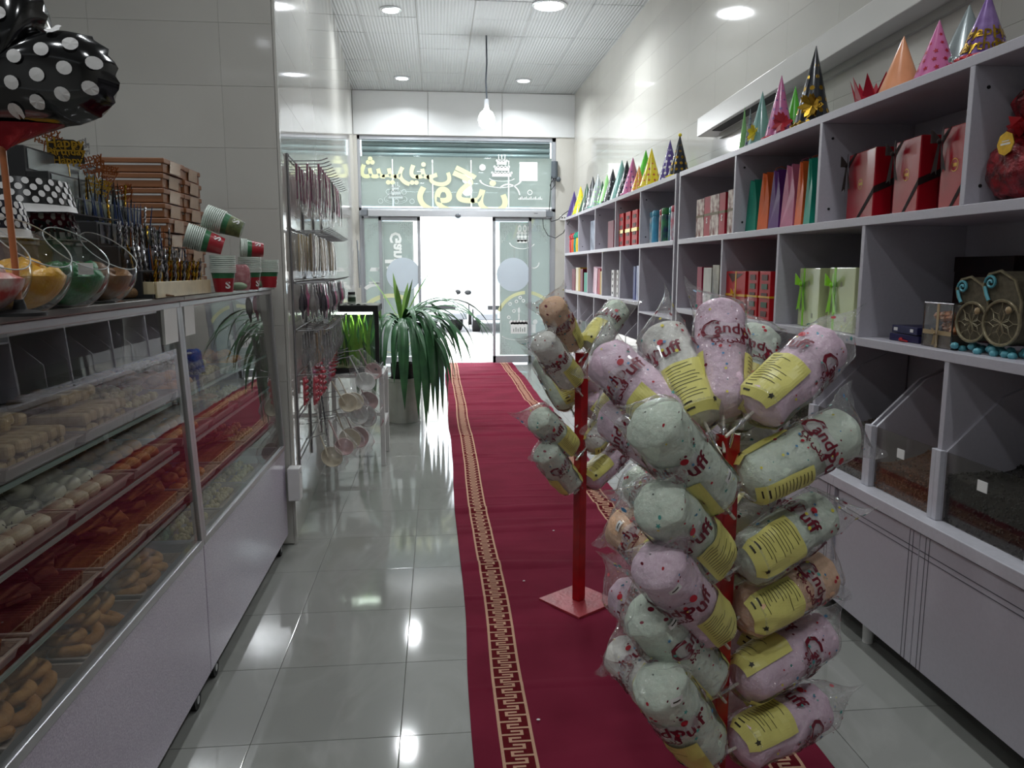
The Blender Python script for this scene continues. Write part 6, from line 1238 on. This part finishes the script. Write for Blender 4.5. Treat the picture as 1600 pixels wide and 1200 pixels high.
B(MB().box(AQ1-.022, AQ1+.007, AY0-.007, AY0+.022, AZ0+.03, AZ1-.04), 'corner_strip', BLACKM, aq)
B(MB().box(AQ0+t2, AQ1-t2, AY0+t2, AY1-t2, AZ0+.004, AZ1-.065), 'water', clear('tank_water', (.90, .95, .92), .02), aq)
B(MB().grid(lambda u, v: (AQ0+.01+(AQ1-AQ0-.02)*u, AY0+.01+(AY1-AY0-.02)*v, AZ0+.045+.02*noise.noise(Vector((u*6, v*6, 1)))), 24, 20), 'gravel', M('tank_gravel', 'a39a78', .9, var=(120, .6, '5a5440'), bump=(150, 1.0)), aq)
B(MB().box(AQ0+.01, AQ1-.01, AY1-.016, AY1-.010, AZ0+.03, AZ1-.05), 'back_poster', M('tank_backdrop', '4a7a58', .5, var=(9, .6, '1e3a2c')), aq)
m = MB()
for q in range(9): m.sphere((AQ0+.16+.16*R.random(), AY0+.14+.12*R.random(), AZ0+.05+.03*q), .045-.002*q, 8, 0, (1, 1, .9))
B(m, 'driftwood_rock', M('tank_rock', '5c543c', .9, var=(25, .4, '343424'), bump=(40, .8)), aq, smooth=50)
for k, (c, nb) in enumerate((('5a9a48', 26), ('9ac850', 22), ('3c6a3c', 22))):
    m = MB()
    for q in range(nb):
        x = AQ0+.03+(AQ1-AQ0-.06)*R.random(); y = AY0+.05+.3*R.random(); h = R.uniform(.15, .38); 
        if k == 1: x = AQ0+.14+.2*R.random(); y = AY0+.06+.1*R.random(); h = .40
        dx, dy = R.uniform(-.07, .07), R.uniform(-.03, .03); w_ = R.uniform(.006, .014); pts = [Vector((x+dx*t*t, y+dy*t*t, AZ0+.05+h*t)) for t in (0, .25, .5, .75, 1)]
        pts = [Vector((min(max(p.x, AQ0+.02), AQ1-.03), min(max(p.y, AY0+.02), AY1-.03), p.z)) for p in pts]
        m.add([p+Vector((s*w_*(1-abs(t-.45)*1.6), 0, 0)) for p, t in zip(pts, (0, .25, .5, .75, 1)) for s in (-1, 1)], [(2*i, 2*i+1, 2*i+3, 2*i+2) for i in range(4)])
    B(m, 'water_plant', M('water_plant_%d' % k, c, .5, var=(20, .3)), aq)['kind'] = 'stuff'
lid = thing('tank_lid_clutter', 'crumpled grey cloth lying on the fish tank', 'cloth', (0, 0, 0)); 
B(MB().grid(lambda u, v: (AQ0-.0+.34*u, AY0+.02+.22*v, AZ1+.004+.028*abs(noise.noise(Vector((u*7, v*6, 4))))*(1-abs(u-.5)*1.2)), 26, 18).box(AQ0+.005, AQ1-.005, AY0+.005, AY1-.005, AZ1+.0025, AZ1+.0035), 'cloth', M('grey_rag', '8e9088', .9, var=(12, .3)), lid, smooth=40)
jr = thing('fish_food_jar', 'small clear jar with a dark lid on top of the fish tank', 'jar', (AY(550, 480, 6.0).x, 6.0, AZ1+.012)); B(MB().lathe([(.028, 0), (.030, .005), (.030, .062), (.024, .068)], 20), 'jar_body', M('jar_pale', 'a9b2a8', .2, var=(30, .2)), jr, smooth=45); B(MB().lathe([(.027, .0685), (.027, .088), (.001, .089)], 20), 'lid', BLACKM, jr, smooth=45); B(MB().lathe([(.0304, .015), (.0304, .05)], 20, caps=False), 'jar_label', col('jar_label', '3a4a3a', .5), jr, smooth=45)
tl = thing('tank_fill_lamp', 'added thin white lamp tube brightening the fish tank from under its lid', 'lamp', ((AQ0+AQ1)/2, AY0+.12, AZ1-.055)); B(MB().cyl((-.16, 0, 0), (.16, 0, 0), .009, .009, 12), 'tube', M('tank_fill_tube', 'eef6e8', .5, emit=5), tl, smooth=40); B(MB().cyl((-.185, 0, 0), (-.16, 0, 0), .012, .012, 10), 'end_cap', BLACKM, tl); B(MB().cyl((.16, 0, 0), (.185, 0, 0), .012, .012, 10), 'end_cap', BLACKM, tl)  # glowing tube added to brighten the dark tank interior
l = bpy.data.lights.new('tank_fill_light', 'AREA'); l.shape = 'RECTANGLE'; l.size = .32; l.size_y = .03; l.energy = .8; l.color = (.95, 1, .9); ob('light', l, tl, (0, 0, -.014))  # fill light of the added tube
# ============================================================ POTTED PALM-LIKE PLANT
PX, PY = -.355, 7.62
pot = thing('potted_plant', 'tall dracaena with long drooping green leaves in a white pot by the doorway', 'plant', (PX, PY, 0))
B(MB().lathe([(.001, 0), (.165, 0), (.168, .02), (.150, .40), (.158, .405), (.158, .435), (.140, .435), (.135, .38), (.001, .38)], 36), 'pot', M('white_marble_pot', 'c3c4bd', .35, var=(9, .15)), pot, smooth=40)
B(MB().lathe([(.001, .30), (.11, .30), (.118, .58), (.108, .58), (.104, .55), (.001, .55)], 24, 0, Matrix.Translation((-.0, 0, 0))), 'inner_pot', BLACKM, pot, smooth=40)
B(MB().sphere((0, 0, .55), .10, 14, 0, (1, 1, .12)), 'soil', M('soil', '2e2620', .95, var=(60, .4)), pot, smooth=50)
B(MB().tube([(0, 0, .5), (.008, 0, .7), (-.006, .0, .86), (.0, 0, 1.02)], [.038, .034, .03, .026], 12), 'trunk', M('dracaena_trunk', '7c7462', .85, var=(30, .4), bump=(30, .8)), pot, smooth=50)
LEAFM = M('dracaena_leaf', '2f5a3a', .38, var=(8, .25, '3f7346')); LEAFY = M('young_dracaena_leaf', '6f9a48', .4, var=(8, .2, '8ab058'))
def leaf(az, el, L_, w_, droop, mat, z0=1.0, nm='leaf', tw=0):
    p = Vector((.02*math.cos(az), .02*math.sin(az), z0)); d = Vector((math.cos(az)*math.cos(el), math.sin(az)*math.cos(el), math.sin(el))); n = 12; step = L_/n; m = MB(); vs = []
    side = Vector((-math.sin(az), math.cos(az), 0))
    for i in range(n+1):
        t = i/n; w2 = w_*(.35+1.3*t if t < .45 else .935)*(1 if t < .5 else max(.02, 1-((t-.5)/.5)**1.6)); upn = d.cross(side).normalized()*-1
        s2 = (side*math.cos(tw*t)+upn*math.sin(tw*t)); vs += [p+s2*w2, p-upn*w2*.32, p-s2*w2]
        d = (d+Vector((0, 0, -1))*droop*step*(.3+1.8*t)).normalized(); p = p+d*step
    m.add(vs, [(3*i+q, 3*i+q+1, 3*i+q+4, 3*i+q+3) for i in range(n) for q in (0, 1)]); B(m, nm, mat, pot, smooth=60)
# young upright leaves
for az, el, L_ in ((PI*.98, 1.05, .52), (2.2, 1.35, .48), (.25, 1.1, .60), (-.6, 1.3, .42), (-1.8, 1.25, .38), (1.2, 1.2, .40)): leaf(az, el, L_, .030, .5, LEAFY, 1.0)
rl = random.Random(11)
for az, el, L_, dr in ((-.35, .62, 1.12, 1.9), (-.1, .50, 1.15, 1.7), (.15, .72, 1.05, 1.9), (-.55, .45, 1.02, 2.4), (-.25, .8, 1.15, 2.6), (.35, .5, 1.0, 2.4), (-.7, .7, 1.0, 3.0), (-.05, .25, .95, 2.4), (-.45, .15, .9, 3.4), (-.2, .95, 1.0, 3.4), (.5, .8, .95, 2.6)): leaf(az, el, L_, .032, dr, LEAFM, .98, tw=rl.uniform(-.4, .4))
for k in range(34):
    az = rl.uniform(-PI, PI)
    if k < 10: az = rl.uniform(-1.0, .9)
    elif k < 20: az = rl.uniform(-2.4, -.8)
    leaf(az, rl.uniform(.15, .9), rl.uniform(.70, 1.0), rl.uniform(.024, .034), rl.uniform(2.6, 5.0) if abs(az) < 1.9 else rl.uniform(4, 6.5), LEAFM, rl.uniform(.86, 1.0), tw=rl.uniform(-.5, .5))
for az, L_, e_ in ((-1.25, 1.3, .9), (-1.1, 1.35, .8), (-.8, 1.25, .7), (-1.5, 1.2, .9), (-.95, 1.3, 1.0), (-.6, 1.15, .6), (2.9, 1.1, .7), (-2.6, 1.15, .8), (-1.0, 1.15, .6), (-.35, 1.15, .6), (-2.1, 1.2, .9), (-.7, 1.3, .9)): leaf(az, e_, L_, .058, 7.5, LEAFM, .92, tw=.3)
